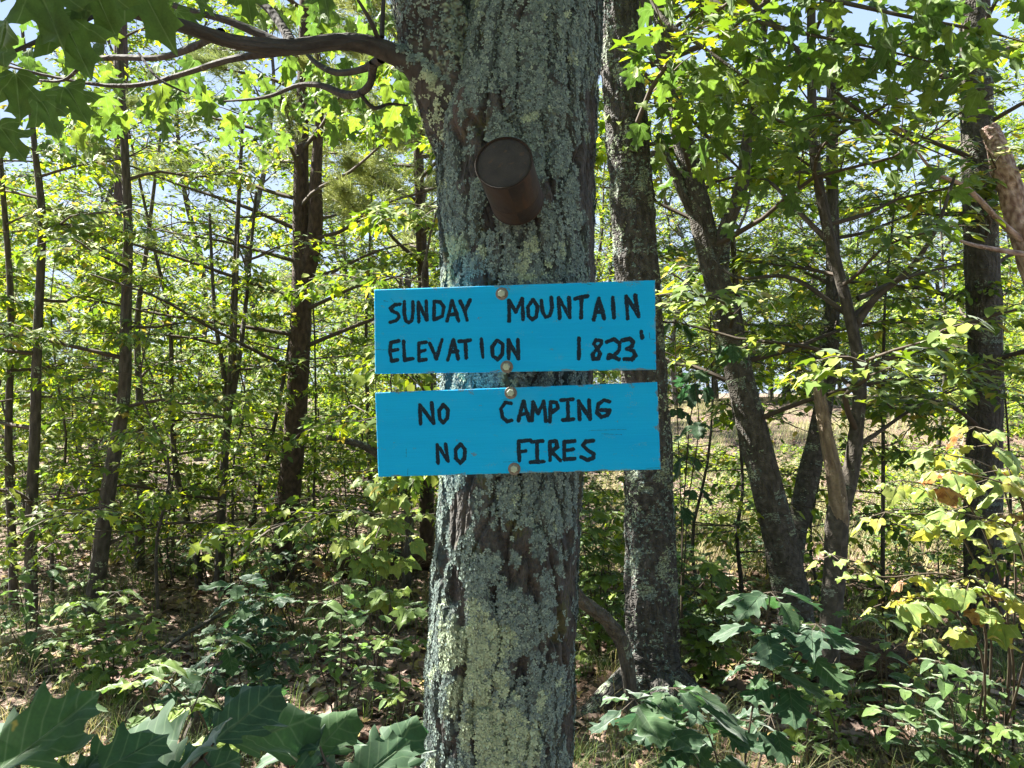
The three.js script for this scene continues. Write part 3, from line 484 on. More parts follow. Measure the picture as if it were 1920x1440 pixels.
// crown of the sign tree, high above the boards
{
  const R = rng(5), c = grow({ R, trunk: [V(0.06, 3.3, 0), V(0.1, 4.5, 0), V(0.05, 6.5, 0), V(0, 8.2, 0)], radii: [0.1, 0.08, 0.05, 0.02], from: 0, n: 34, len: 2.7, elev: 0.35, twigs: 8, perTwig: 18, size: 0.115, avoid: (az) => Math.sin(az) < -0.15 });
  const l = P(600, -900, 1.5).add(V(0, 0, DC)), e = grow({ R, trunk: [l, V(-1.1, 4.0, 0.0), V(-2.0, 4.5, -0.2), V(-3.2, 5.0, -0.4)], radii: [0.03, 0.03, 0.022, 0.01], from: 0, n: 16, len: 1.7, elev: 0.2, twigs: 8, perTwig: 18, size: 0.115 });
  mesh('limb', e.wood, M.oldBark, oldTree); limbsOf(e, oldTree, true); mesh('crown', e.crown, M.foliage, oldTree);
  limbsOf(c, oldTree, true); mesh('crown', c.crown, M.foliage, oldTree);
}
// leaves of the low branch that hang into view, each a part of its own
{
  const R = rng(11), up = V(), put = (px, py, d, tx, ty, td, size, pick) => { const a = P(px, py, d), b = P(tx, ty, td); leafPart(oldTree, 'maple', a, b.clone().sub(a), V((R() - 0.5) * 0.8, 0.7, 0.7 + R() * 0.4), size ?? a.distanceTo(b), R, pick); };
  // large dark leaves by the upper corner
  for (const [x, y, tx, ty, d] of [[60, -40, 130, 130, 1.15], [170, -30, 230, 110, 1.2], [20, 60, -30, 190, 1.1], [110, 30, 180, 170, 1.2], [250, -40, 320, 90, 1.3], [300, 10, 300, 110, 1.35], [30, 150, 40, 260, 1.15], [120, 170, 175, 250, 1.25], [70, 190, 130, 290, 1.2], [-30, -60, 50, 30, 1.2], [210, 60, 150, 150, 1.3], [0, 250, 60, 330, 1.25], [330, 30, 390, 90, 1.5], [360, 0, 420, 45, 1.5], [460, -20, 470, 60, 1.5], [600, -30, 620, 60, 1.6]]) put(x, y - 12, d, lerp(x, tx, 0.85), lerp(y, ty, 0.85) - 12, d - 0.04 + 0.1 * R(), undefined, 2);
  // clusters behind the branch
  for (const [cx, cy, rx, ry, d, n] of [[740, 190, 60, 60, 2.6, 34], [640, 170, 90, 70, 2.8, 40], [540, 150, 90, 60, 2.9, 30], [460, 240, 70, 40, 3.0, 18], [640, 30, 90, 40, 2.6, 26], [500, 20, 80, 30, 2.6, 20], [330, 170, 120, 60, 2.6, 30], [180, 220, 150, 90, 2.6, 30], [90, 120, 120, 90, 2.7, 26]])
    for (let k = 0; k < n; k++) { const x = cx + (R() + R() - 1) * rx * 1.2, y = cy + (R() + R() - 1) * ry * 1.2, dd = d + (R() - 0.5) * 0.7, a = P(x, y, dd); up.set((R() - 0.5) * 1.1, 0.8, (R() - 0.5) * 1.1); leafPart(oldTree, 'maple', a, V((R() - 0.5) * 1.6, -0.5 - 0.6 * R(), (R() - 0.5) * 1.6), up, 0.05 + 0.035 * R(), R); }
}

// ---------------------------------------------------------------- the second tree, just behind
{
  const R = rng(21), d = 3.75, line = stemLine([[1222, 1210], [1218, 1000], [1216, 880], [1203, 640], [1188, 420], [1176, 250], [1158, 0], [1140, -260]], d, true, 9), q = line.length;
  const radii = [0.17, 0.128, 0.118, 0.114, 0.110, 0.106, 0.102, 0.098, 0.096, 0.08, 0.06, 0.03].slice(0, q);
  const c = grow({ R, trunk: line, radii, from: 0.5, n: 26, len: 2.4, elev: 0.4, twigs: 7, perTwig: 14, size: 0.1, avoid: (az) => Math.cos(az) < -0.1, sides: 84, rings: 640, wob: 0.15 });
  const o = treeThing('lichen_tree', 'straight grey tree with furrowed lichen-spotted bark close behind the sign tree', 'tree', c, M.oldBark);
  lichenOn(o, c.wood, 3, 26000, 0, 3.6, -0.02);
  const root = new Geo(); const b = line[0];
  for (const [a, l] of [[2.7, 0.42], [0.3, 0.3], [1.4, 0.35], [-0.9, 0.3]]) { const e = V(b.x + Math.cos(a) * l, 0, b.z + Math.sin(a) * l); e.y = ground(e.x, e.z) - 0.02; root.tube([V(b.x, b.y + 0.22, b.z), V(b.x + Math.cos(a) * l * 0.5, b.y + 0.12, b.z + Math.sin(a) * l * 0.5), e], [0.08, 0.06, 0.025], 12, 14, 0.15, a); }
  mesh('roots', root, M.oldBark, o);
  // low maple boughs reaching over the open ground, each leaf a part
  const T = new Geo(), boughs = [[[1180, -150, 3.7], [1240, 30, 3.4], [1320, 90, 3.3], [1400, 150, 3.2], [1460, 215, 3.2]], [[1170, -220, 3.7], [1350, 10, 3.3], [1500, 60, 3.1], [1640, 90, 3.0], [1800, 130, 2.9]], [[1165, -300, 3.7], [1450, -40, 3.2], [1650, 20, 2.9], [1850, 60, 2.8], [1960, 90, 2.7]], [[1180, -100, 3.7], [1260, 170, 3.6], [1330, 260, 3.6], [1390, 320, 3.6]], [[1165, -260, 3.7], [1500, 100, 3.4], [1600, 200, 3.2], [1700, 260, 3.1], [1790, 300, 3.0]]];
  let made = 0;
  for (const bo of boughs) {
    const pts = bo.map(([x, y, dd]) => P(x, y, dd)); T.tube(pts, [0.018, 0.011, 0.008, 0.005, 0.002], 6, 24, 0.1, made);
    const cv = new THREE.CatmullRomCurve3(pts);
    for (let k = 0; k < 72 && made < 298; k++, made++) { const s = 0.3 + 0.7 * R(), p = cv.getPoint(s); p.add(V((R() + R() - 1) * 0.42, (R() + R() - 1) * 0.24 - 0.02, (R() + R() - 1) * 0.4)); leafPart(o, 'maple', p, V((R() - 0.5) * 1.8, -0.35 - 0.7 * R(), (R() - 0.5) * 1.8), V((R() - 0.5) * 0.9, 1, (R() - 0.5) * 0.9), 0.075 + 0.04 * R(), R); }
  }
  mesh('boughs', T, M.slimBark, o);
}

// ---------------------------------------------------------------- trees that can be told apart
// forked grey tree
{
  const R = rng(31), main = stemLine([[1500, 1215, 4.2], [1478, 1080, 4.2], [1448, 950, 4.22], [1402, 770, 4.25], [1362, 600, 4.3], [1318, 420, 4.3], [1280, 260, 4.35], [1252, 130, 4.4], [1236, -60, 4.4]], 4.2, true, 8.5);
  const c = grow({ R, trunk: main, radii: [0.105, 0.098, 0.092, 0.088, 0.082, 0.075, 0.068, 0.058, 0.05, 0.045, 0.04, 0.03, 0.02], from: 0.3, n: 26, len: 1.7, twigs: 7, perTwig: 18, size: 0.072, templates: MIXED, sides: 28, rings: 130, wob: 0.12 });
  c.wood.tube([[1350, 520, 4.3], [1358, 440, 4.25], [1390, 350, 4.2], [1402, 260, 4.2], [1420, 150, 4.2], [1450, -80, 4.2]].map((a) => P(...a)), [0.045, 0.042, 0.036, 0.03, 0.024, 0.015], 16, 50, 0.12, 4);
  c.wood.tube([[1318, 430, 4.3], [1290, 380, 4.3], [1262, 320, 4.3], [1240, 275, 4.3]].map((a) => P(...a)), [0.04, 0.032, 0.026, 0.018], 14, 24, 0.12, 5);
  c.wood.tube([[1372, 430, 4.22], [1382, 560, 4.6], [1400, 700, 4.7], [1410, 860, 4.75]].map((a) => P(...a)), [0.015, 0.018, 0.02, 0.022], 10, 24, 0.12, 6);
  lichenOn(treeThing('forked_tree', 'leaning grey tree that forks, next to the pale barkless snag', 'tree', c, M.greyBark), c.wood, 6, 6000, 0, 4, 0.05);
  const s2 = stemLine([[1484, 1040, 4.5], [1500, 960, 4.55], [1525, 850, 4.6], [1548, 740, 4.65], [1560, 600, 4.7], [1560, 300, 4.8]], 4.5, true, 7);
  treeThing('leaning_tree', 'short dark tree leaning away from the forked grey trunk', 'tree', grow({ R, trunk: s2, radii: [0.075, 0.07, 0.065, 0.06, 0.052, 0.045, 0.035, 0.03, 0.024, 0.015], from: 0.55, n: 14, len: 1.6, twigs: 6, perTwig: 12, sides: 16, rings: 60 }), M.greyBark);
}
// tree with a pale barkless stub and a live stem
{
  const R = rng(41), d = 3.7, live = stemLine([[1552, 1280], [1556, 1180], [1566, 1060], [1572, 960], [1592, 900, 3.72], [1606, 800, 3.75], [1612, 700, 3.8], [1590, 580, 3.85], [1552, 430, 3.9], [1528, 300, 3.95], [1522, 180, 4]], d, true, 6.5);
  const c = grow({ R, trunk: live, radii: [0.062, 0.052, 0.05, 0.052, 0.056, 0.04, 0.034, 0.03, 0.028, 0.027, 0.025, 0.023, 0.02, 0.016, 0.01], from: 0.38, n: 22, len: 1.4, twigs: 6, perTwig: 18, size: 0.072, templates: MIXED, sides: 20, rings: 110, wob: 0.1 });
  for (const [ps, r] of [[[[1598, 620, 3.85], [1640, 560, 3.8], [1700, 510, 3.7], [1750, 440, 3.6], [1790, 330, 3.6]], 0.022], [[[1560, 460, 3.9], [1500, 400, 4], [1440, 340, 4.1], [1400, 330, 4.2]], 0.016], [[[1590, 590, 3.85], [1480, 520, 4], [1380, 520, 4.1], [1330, 480, 4.2]], 0.014], [[[1608, 560, 3.85], [1700, 520, 3.9], [1800, 495, 3.9]], 0.014]]) c.wood.tube(ps.map((a) => P(...a)), ps.map((_, k) => r * (1 - 0.7 * k / (ps.length - 1))), 8, 26, 0.15, r * 100);
  const o = treeThing('snag_tree', 'slim tree with a pale barkless broken stub rising beside its live stem', 'tree', c, M.slimBark);
  const s = new Geo().tube([[1570, 1030, 3.70], [1574, 970, 3.69], [1566, 900, 3.67], [1550, 820, 3.66], [1540, 760, 3.65], [1532, 698, 3.64]].map((a) => P(...a)), [0.030, 0.046, 0.041, 0.033, 0.030, 0.022], 20, 60, 0.1, 2); mesh('bare_stub', s, M.deadWood, o).userData.label = 'pale tan barkless stub, broken off at the top';
}
// stout tree by the yellow shrub
{
  const R = rng(51), line = stemLine([[1846, 1190], [1842, 1000], [1848, 700], [1838, 420], [1832, 200], [1826, -60]], 4.6, true, 9);
  const c = grow({ R, trunk: line, radii: [0.13, 0.108, 0.1, 0.096, 0.092, 0.088, 0.08, 0.065, 0.05, 0.02], from: 0.28, n: 32, len: 2.0, twigs: 7, perTwig: 18, size: 0.072, templates: MIXED, sides: 30, rings: 120, wob: 0.11 });
  treeThing('straight_tree', 'upright stout grey tree standing behind the yellow-leaved shrub', 'tree', c, M.greyBark);
  const dead = stemLine([[2075, 900, 4.0], [1990, 660, 3.95], [1925, 450, 3.9], [1892, 350, 3.9], [1866, 270, 3.9], [1852, 236, 3.9]], 4, false); dead.unshift(onGround(dead[0].x + 0.22, dead[0].z, 0.1));
  const g = new Geo().tube(dead, [0.1, 0.085, 0.075, 0.068, 0.06, 0.05, 0.036], 22, 110, 0.22, 3), s = thing('dead_tree', 'leaning dead trunk of pinkish bare wood with a broken top', 'dead tree');
  mesh('trunk', g, M.pinkWood, s);
  const b = new Geo();
  for (const ps of [[[1940, 470, 3.92], [1880, 420, 3.8], [1810, 350, 3.7], [1750, 320, 3.6], [1690, 240, 3.5]], [[1945, 480, 3.92], [1880, 470, 3.8], [1820, 458, 3.7], [1770, 440, 3.65]]]) b.tube(ps.map((a) => P(...a)), ps.map((_, k) => 0.018 * (1 - 0.75 * k / (ps.length - 1))), 8, 26, 0.2, 2);
  mesh('dead_branch', b, M.pinkWood, s);
}
// pines
function pine({ R, trunk, radii, from, n, len, tufts, sides = 20, rings = 80, second, drop = 0.06, pale = 0, dead = 0.75 }) {
  const wood = new Geo(), br = new Geo(), need = new Geo(), cv = new THREE.CatmullRomCurve3(trunk, false, 'centripetal'); wood.tube(trunk, radii, sides, rings, 0.1, R() * 30); if (second) wood.tube(second, taper(second.length, radii[2] * 0.8, 0.02), 14, 40, 0.1, 3);
  let az = 0; const d = V(), p = V();
  for (let b = 0; b < n; b++) {
    const t = from + (1 - from) * (b + 0.5 * R()) / n, o = cv.getPoint(Math.min(0.985, t)), L = len * (1.1 - 0.75 * t) * (0.6 + 0.6 * R()), e = 0.15 + 0.3 * R(); az += 2.4 + (R() - 0.5);
    const pts = [o.clone()]; for (let k = 1; k <= 4; k++) pts.push(V(o.x + Math.cos(az) * L * k / 4 + (R() - 0.5) * 0.1 * L, o.y + Math.sin(e) * L * k / 4 * (1 - drop * k) + (R() - 0.5) * 0.06, o.z + Math.sin(az) * L * k / 4 + (R() - 0.5) * 0.1 * L));
    br.tube(pts, [0.02, 0.015, 0.011, 0.008, 0.004], 5, 10, 0.1, b); const bc = new THREE.CatmullRomCurve3(pts);
    if (t < from + 0.22 * (1 - from) && R() < dead) { for (let k = 0; k < 4; k++) { const q = bc.getPoint(0.3 + 0.6 * R()); br.tube([q, q.clone().add(V((R() - 0.5) * 0.6, (R() - 0.5) * 0.3, (R() - 0.5) * 0.6))], [0.005, 0.001], 3, 2); } continue; }   // dead lower boughs
    for (let k = 0; k < tufts; k++) {
      const s = 0.3 + 0.7 * Math.sqrt(R()), q = bc.getPoint(Math.min(0.99, s)), w = L * 0.4 * (1.15 - s); q.add(V((R() + R() - 1) * w, (R() + R() - 0.8) * 0.5 * w, (R() + R() - 1) * w));
      d.set(Math.cos(az) + (R() - 0.5) * 1.5, 0.45 + (R() - 0.5) * 0.7, Math.sin(az) + (R() - 0.5) * 1.5).normalize();
      const sh = 0.8 + 0.5 * R(), col = [(0.125 + 0.09 * pale) * sh, (0.18 + 0.08 * pale) * sh, (0.075 + 0.01 * pale) * sh];
      for (let c = 0; c < 18; c++) {
        const f = V(d.x + (R() - 0.5) * 1.7, d.y + (R() - 0.5) * 1.7, d.z + (R() - 0.5) * 1.7).normalize(), l = 0.08 + 0.05 * R(), sx = V(R() - 0.5, R() - 0.5, R() - 0.5).cross(f).normalize().multiplyScalar(0.0032);
        p.copy(q).addScaledVector(d, -0.06 + 0.10 * R()); const a = need.vert(p.x + sx.x, p.y + sx.y, p.z + sx.z, 0, 0, col), b2 = need.vert(p.x - sx.x, p.y - sx.y, p.z - sx.z, 0, 0, col), e2 = need.vert(p.x + f.x * l, p.y + f.y * l - 0.008, p.z + f.z * l, 0, 1, col); need.tri(a, b2, e2);
      }
    }
  }
  return { wood, br, need };
}
function pineThing(label, c, group) { const o = thing('pine_tree', label, 'tree', V(0, 0, 0), group); mesh('trunk', c.wood, M.pineBark, o); mesh('boughs', c.br, M.twig, o); mesh('crown', c.need, M.needles, o); return o; }
{
  const R = rng(61), line = stemLine([[528, 1085], [538, 960], [548, 860], [560, 700], [566, 540], [564, 400], [566, 250], [572, 60]], 6.0, true, 8.5);
  const sec = [[572, 520, 6.0], [590, 440, 5.95], [592, 340, 5.9], [598, 200, 5.9], [590, 0, 5.9]].map((a) => P(...a));
  pineThing('dark double-stemmed pine with dead lower branches and a sunlit crown', pine({ R, trunk: line, radii: [0.12, 0.1, 0.092, 0.088, 0.082, 0.074, 0.062, 0.054, 0.046, 0.036, 0.025, 0.012], from: 0.36, n: 48, len: 2.0, tufts: 60, second: sec, pale: 1.0 }));
  const l2 = stemLine([[800, 700, 6.6], [785, 300, 6.6]], 6.6, true, 7.0);
  pineThing('pale green soft-needled pine half hidden by the sign tree', pine({ R, trunk: l2, radii: taper(6, 0.065, 0.01), from: 0.3, n: 64, len: 1.5, tufts: 105, pale: 2.0, dead: 0, sides: 12 }));
  const l3 = stemLine([[226, 800, 13], [228, 300, 13], [226, -20, 13]], 13, true, 13);
  pineThing('tall thin pine with a bare pole-like trunk in the far thicket', pine({ R, trunk: l3, radii: taper(7, 0.16, 0.04), from: 0.5, n: 26, len: 2.6, tufts: 30, sides: 12, pale: 0.4 }));
}
// slim trees on the side of the thicket
const SLIM = [
  ['pair of', [[62, 1240], [58, 1000], [66, 800], [70, 640], [78, 400]], 4.9, 0.05, 'slim dark tree in the thicket beside a twin stem'],
  ['', [[28, 1230], [24, 1050], [16, 850], [20, 560]], 5.2, 0.04, 'slim twin stem next to the dark thicket tree'],
  ['', [[172, 1160], [188, 1040], [206, 900], [232, 740], [236, 600], [240, 420]], 4.9, 0.066, 'crooked dark trunk leaning over the fallen sticks'],
  ['', [[262, 1020], [266, 880], [262, 760], [258, 600]], 6.6, 0.05, 'upright thin trunk behind the crooked dark one'],
  ['', [[372, 1060], [352, 980], [330, 880], [322, 760], [318, 600]], 5.9, 0.034, 'bowed sapling trunk curving out of the shrubs'],
  ['', [[412, 1065], [416, 940], [424, 820], [432, 700], [440, 520]], 5.7, 0.044, 'grey trunk splitting into several thin upright stems'],
  ['', [[460, 1050], [476, 960], [500, 860], [530, 720], [545, 620]], 6.4, 0.028, 'thin leaning sapling between the split trunk and the pine'],
  ['', [[590, 1080], [588, 960], [592, 800], [590, 640]], 6.3, 0.014, 'very thin sapling pole beside the double-stemmed pine'],
  ['', [[700, 1010], [694, 900], [690, 780], [686, 640]], 6.8, 0.03, 'thin trunk showing past the edge of the blue boards'],
  ['', [[1655, 1020], [1656, 860], [1656, 700], [1660, 560]], 4.8, 0.016, 'thin dark sapling beyond the pale snag'],
  ['', [[1760, 960], [1758, 860], [1770, 740], [1772, 600]], 7.5, 0.03, 'thin dark trunk at the far side of the clearing'],
  ['', [[1390, 1100], [1382, 1000], [1392, 920], [1384, 780]], 5.4, 0.02, 'bare crooked sapling stem near the forked tree'],
];
SLIM.forEach(([, list, d, r, label], k) => {
  const R = rng(100 + k * 7), line = stemLine(list, d, true, 2.7 + 1.0 * R() + r * 18, V((R() - 0.5) * 0.2, 0, (R() - 0.5) * 0.2));
  const c = grow({ R, trunk: line, radii: taper(line.length, r * 0.92, r * 0.2), from: 0.2, n: 14, len: 1.4, elev: 0.2, twigs: 6, perTwig: 12, size: 0.06, templates: k % 3 ? MIXED : PLAIN, sides: 12, rings: 60, yellow: 0.06 });
  if (k === 5) for (const [x, y, e] of [[404, 600, 5.6], [462, 560, 5.8], [440, 640, 5.5]]) c.wood.tube([P(426, 800, 5.7), P((426 + x) / 2 + 4, (790 + y) / 2, 5.7), P(x, y, e), P(x + (x - 426) * 0.5, y - 200, e)], [0.026, 0.02, 0.016, 0.01], 8, 24, 0.1, x);
  treeThing('thicket_tree', label, 'tree', c, M.slimBark, 'slim trees of the thicket');
});

// ---------------------------------------------------------------- saplings and background trees: a few kinds, many individuals
function proto(seed, h, r, o) { const R = rng(seed), line = [V(0, -0.08, 0)]; for (let k = 1; k <= 5; k++) line.push(V((R() - 0.5) * 0.09 * h, h * k / 5, (R() - 0.5) * 0.09 * h)); return grow({ R, trunk: line, radii: taper(6, r, r * 0.15), ...o }); }
const used = [];
const MARKS = [['the double-stemmed pine', -1.7, -6.0], ['the crooked dark trunk', -2.7, -4.9], ['the twin slim stems', -3.2, -5.0], ['the split grey trunk', -2.2, -5.7], ['the blackish log', -1.0, -6.3], ['the broken dead stem', -0.8, -5.3], ['the brown fallen trunk', -2.6, -4.4], ['the lichen-spotted second tree', 0.67, -3.75], ['the forked grey tree', 1.5, -4.2], ['the pale snag', 1.5, -3.7], ['the stout upright tree', 2.8, -4.6], ['the rotten log', 1.8, -4.0], ['the yellow maple shrub', 1.6, -2.6], ['the dark broad-leaved shrub', -1.1, -3.3], ['the sunlit opening', 2.2, -9], ['the tall thin pine', -6.6, -13], ['the oval-leaved low bush', 1.7, -2.9]];
const beside = (x, z, s) => { const m = MARKS.reduce((a, b) => Math.hypot(b[1] - x, b[2] - z) < Math.hypot(a[1] - x, a[2] - z) ? b : a), d = Math.hypot(m[1] - x, m[2] - z); return (s < 0.85 ? 'small ' : s > 1.12 ? 'large ' : '') + '|' + (d < 0.8 ? ' beside ' : d < 2 ? ' not far from ' : m[2] > z ? ' well beyond ' : ' well in front of ') + m[0]; };
const own = (label, x, z, s) => { const [a, b] = beside(x, z, s).split('|'); return a + label + b; };
function place(protoOf, list, label, name, group, bark, near) {
  let first = null;
  for (const [x, z, turn, s] of list) { const tag = near ? own(near, x, z, s) : label; const at = onGround(x, z, 0); if (!first) { first = treeThing(name, tag, /sapling/.test(name) ? 'sapling' : name === 'bush' ? 'bush' : 'tree', protoOf, bark, group, true); first.position.copy(at); first.rotation.y = turn; first.scale.setScalar(s); } else copy(first, at, turn, s, tag); }
}
const scatter = (seed, n, xa, xb, za, zb, ok = () => true, gap = 1) => { const R = rng(seed), out = []; for (let k = 0; k < 4000 && out.length < n; k++) { const z = lerp(za, zb, R()), x = lerp(xa, xb, R()) * (Math.abs(z) / 10), q = [x, z, R() * 6.28, 0.75 + 0.5 * R()]; if (ok(x, z) && used.every((u) => Math.hypot(u[0] - x, u[1] - z) > gap)) { out.push(q); used.push(q); } } return out; };
const clearing = (x, z) => !(z < -5.5 && z > -20 && x > -0.16 * z - 0.7 && x < -0.62 * z);      // sunlit opening beyond the snag
const shade = (x, z) => { const t = 7; for (let h = 2; h < t; h += 1) { const X = x - SUN.x / SUN.y * h, Z = z - SUN.z / SUN.y * h; if (!clearing(X, Z)) return false; } return clearing(x, z); };   // tall trees that would shade it
const lane = (x, z) => { const px = 960 + x / -z * F; return !((px > 470 && px < 640 && z > -6.4) || (px > 590 && px < 800 && z > -5.2)); }, open = (x, z) => { const px = 960 + x / -z * F; return px < 200 || px > 800; };
place(proto(201, 3.0, 0.016, { from: 0.16, n: 18, len: 1.15, elev: 0.12, twigs: 7, perTwig: 19, size: 0.056, templates: MIXED, sides: 6, rings: 14, flat: 0.45, yellow: 0.04 }), scatter(1, 20, -7.2, -0.7, -4.2, -9.5, lane, 0.7), 'green maple sapling spreading flat layers of leaves in the thicket', 'maple_sapling', 'maple saplings of the thicket', M.slimBark, 'green maple sapling with layered leaves');
place(proto(202, 2.1, 0.012, { from: 0.1, n: 18, len: 0.95, elev: 0.15, twigs: 7, perTwig: 18, size: 0.05, templates: PLAIN, sides: 6, rings: 12, flat: 0.35, yellow: 0.06 }), scatter(2, 28, -7.2, 7.2, -4.8, -11, (x, z) => clearing(x, z) && lane(x, z), 0.7), 'low leafy sapling with small oval leaves standing in the undergrowth', 'leafy_sapling', 'low oval-leaved saplings', M.slimBark, 'low sapling with oval leaves');
place(proto(206, 1.5, 0.012, { from: 0.05, n: 20, len: 1.0, elev: 0.5, twigs: 7, perTwig: 15, size: 0.075, templates: PLAIN, sides: 5, rings: 8, flat: 0.5, yellow: 0.05, profile: () => 0.9 }), [...scatter(6, 44, -8, 8, -8, -26, clearing, 0.9), ...scatter(66, 9, 1.2, 6, -5.2, -8.5, () => true, 0.7).map(([x, z, t]) => [x, z, t, 0.55]), ...scatter(67, 26, 0, 7, -19.5, -27, () => true, 0.9).map(([x, z, t, q]) => [x, z, t, 1.5 * q])], 'knee-high to chest-high bush between the trees of the knoll', 'bush', 'bushes between the trees', M.slimBark, 'round leafy bush');
place(proto(203, 6.2, 0.05, { from: 0.12, n: 40, len: 1.9, elev: 0.4, twigs: 7, perTwig: 20, size: 0.068, templates: MIXED, sides: 9, rings: 30, flat: 0.6 }), [...scatter(3, 8, -8, -1.2, -9.5, -17, (x, z) => shade(x, z) && open(x, z), 1.4), ...scatter(33, 9, 2.2, 8, -5.6, -13, clearing, 1.3), ...scatter(48, 10, 1, 6.5, -19.5, -26, () => true, 1.2).map(([x, z, t, q]) => [x, z, t, 1.35 * q])], 'mid-sized maple with leaves down to head height behind the thicket', 'maple_tree', 'mid-sized maples behind the thicket', M.greyBark, 'mid-sized maple leafy to head height');
place(proto(204, 10, 0.1, { from: 0.16, n: 46, len: 2.7, elev: 0.5, twigs: 8, perTwig: 19, size: 0.1, templates: PLAIN, sides: 9, rings: 36, flat: 0.6 }), [...scatter(4, 8, -8, -1, -17, -30, (x, z) => shade(x, z) && open(x, z), 2), ...scatter(44, 20, 0.5, 7, -19, -30, clearing, 1.6), ...scatter(47, 9, -5.2, -0.8, -17, -27, () => true, 1.6)], 'tall broad-leaved tree far back among others on the knoll', 'forest_tree', 'tall trees far back on the knoll', M.greyBark);
place(proto(205, 7, 0.1, { from: 0.04, n: 44, len: 2.9, elev: 0.45, twigs: 8, perTwig: 17, size: 0.13, templates: PLAIN, sides: 8, rings: 20, flat: 0.6, profile: (t) => 1 - 0.4 * t }), scatter(5, 40, -9, 9, -26, -46, () => true, 2), 'distant round-crowned tree on the slope beyond the knoll', 'slope_tree', 'distant trees on the slope', M.greyBark);
// the wood goes on round the spot where one stands to read the boards
{
  const R = rng(88), list = []; for (let k = 0; k < 12; k++) { const a = 0.12 + 2.9 * (k + 0.6 * R()) / 12, r = 4.5 + 6 * R(); list.push([Math.cos(a) * r, Math.sin(a) * r + 0.5, R() * 6, 0.85 + 0.3 * R()]); }
  place(proto(207, 9, 0.1, { from: 0.12, n: 46, len: 2.6, elev: 0.4, twigs: 8, perTwig: 14, size: 0.12, templates: PLAIN, sides: 8, rings: 20, flat: 0.6 }), list, 'tall leafy tree standing on the side of the path that the boards face', 'pathside_tree', 'trees that the boards face', M.greyBark);
}

// ---------------------------------------------------------------- plants of the forest floor with leaves one can pick apart
function shrub({ seed, name, label, category = 'shrub', at, stems, kind, nodes, perNode, size, spread = 0.06, droop = 0.5, pick, tilt = 0.5, group }) {
  const R = rng(seed), o = thing(name, label, category, at, group), g = new Geo(), up = V();
  for (const s of stems) {
    const pts = s.map((p) => p.clone().sub(at)), n = pts.length; g.tube(pts, taper(n, 0.0048, 0.0018), 6, n * 5, 0.1, seed);
    const cv = new THREE.CatmullRomCurve3(pts);
    for (let k = 0; k < nodes; k++) {
      const t = nodes === 1 ? 1 : 0.42 + 0.58 * k / (nodes - 1), p = cv.getPoint(t).add(at); let a = R() * 6.28;
      const m = t > 0.97 ? perNode + 1 : perNode;
      for (let c = 0; c < m; c++) {
        a += 6.283 / m + (R() - 0.5) * 0.8; const d = V(Math.cos(a), 0.25 - droop * (0.5 + 0.9 * R()), Math.sin(a)), q = p.clone().addScaledVector(d, spread * (0.4 + R()));
        g.tube([p.clone().sub(at), q.clone().sub(at)], [0.0016, 0.0011], 4, 2); up.set((R() - 0.5) * tilt + d.x * 0.5, 1, (R() - 0.5) * tilt + d.z * 0.5); leafPart(o, kind, q, d, up, size * (0.6 + 0.7 * R()), R, pick && pick(R));
      }
    }
  }
  mesh('stem', g, M.stem, o); return o;
}
const G0 = (px, d) => { const x = (px - 960) / F * d; return onGround(x, -d, 0.02); };
// broad oak leaves at hand height below the boards
{
  const at = G0(120, 0.95), o = thing('oak_sapling', 'broad lobed dark green oak leaves on a waist-high sapling close to the sign tree', 'sapling', at), R = rng(301), g = new Geo();
  const list = [[-60, 1452, 175, 1290, 0.78], [-90, 1400, 60, 1268, 0.85], [120, 1470, 300, 1335, 0.82], [330, 1430, 215, 1330, 0.95], [395, 1360, 520, 1262, 0.92], [400, 1365, 320, 1400, 0.8], [420, 1350, 590, 1320, 0.98], [300, 1440, 440, 1400, 0.85], [560, 1400, 680, 1290, 1.05], [540, 1420, 700, 1420, 1.0], [640, 1450, 780, 1360, 1.1], [60, 1520, 180, 1400, 0.8], [220, 1530, 330, 1420, 0.8], [450, 1490, 560, 1420, 0.9], [700, 1440, 790, 1300, 1.25], [600, 1370, 480, 1340, 1.05], [660, 1480, 600, 1400, 1.0], [10, 1360, 100, 1330, 0.95]];
  const top = [P(60, 1500, 0.85), P(380, 1420, 0.9), P(610, 1430, 1.05)];
  for (const t of top) g.tube([V(0, 0, 0), V((t.x - at.x) * 0.3, (t.y - at.y) * 0.55, (t.z - at.z) * 0.4), t.clone().sub(at)], [0.008, 0.006, 0.003], 7, 20, 0.1, t.x);
  for (const [x, y, tx, ty, d] of list) {
    const sh = x > 500 ? 0.85 : 1, a = P(x, y + 30, d), b = P(lerp(x, tx, sh), lerp(y, ty, sh) + 30, d + 0.05 + 0.08 * R()), near = top.reduce((m, t) => t.distanceTo(a) < m.distanceTo(a) ? t : m); g.tube([near.clone().sub(at), a.clone().sub(at)], [0.0022, 0.0014], 4, 2);
    leafPart(o, 'oak', a, b.clone().sub(a), V((R() - 0.5) * 0.5, 1, 0.55 + 0.3 * R()), a.distanceTo(b) * 1.08, R);
  }
  mesh('stem', g, M.stem, o);
}
const arch = (a, ...rest) => [a, ...rest.map((r) => P(...r))];
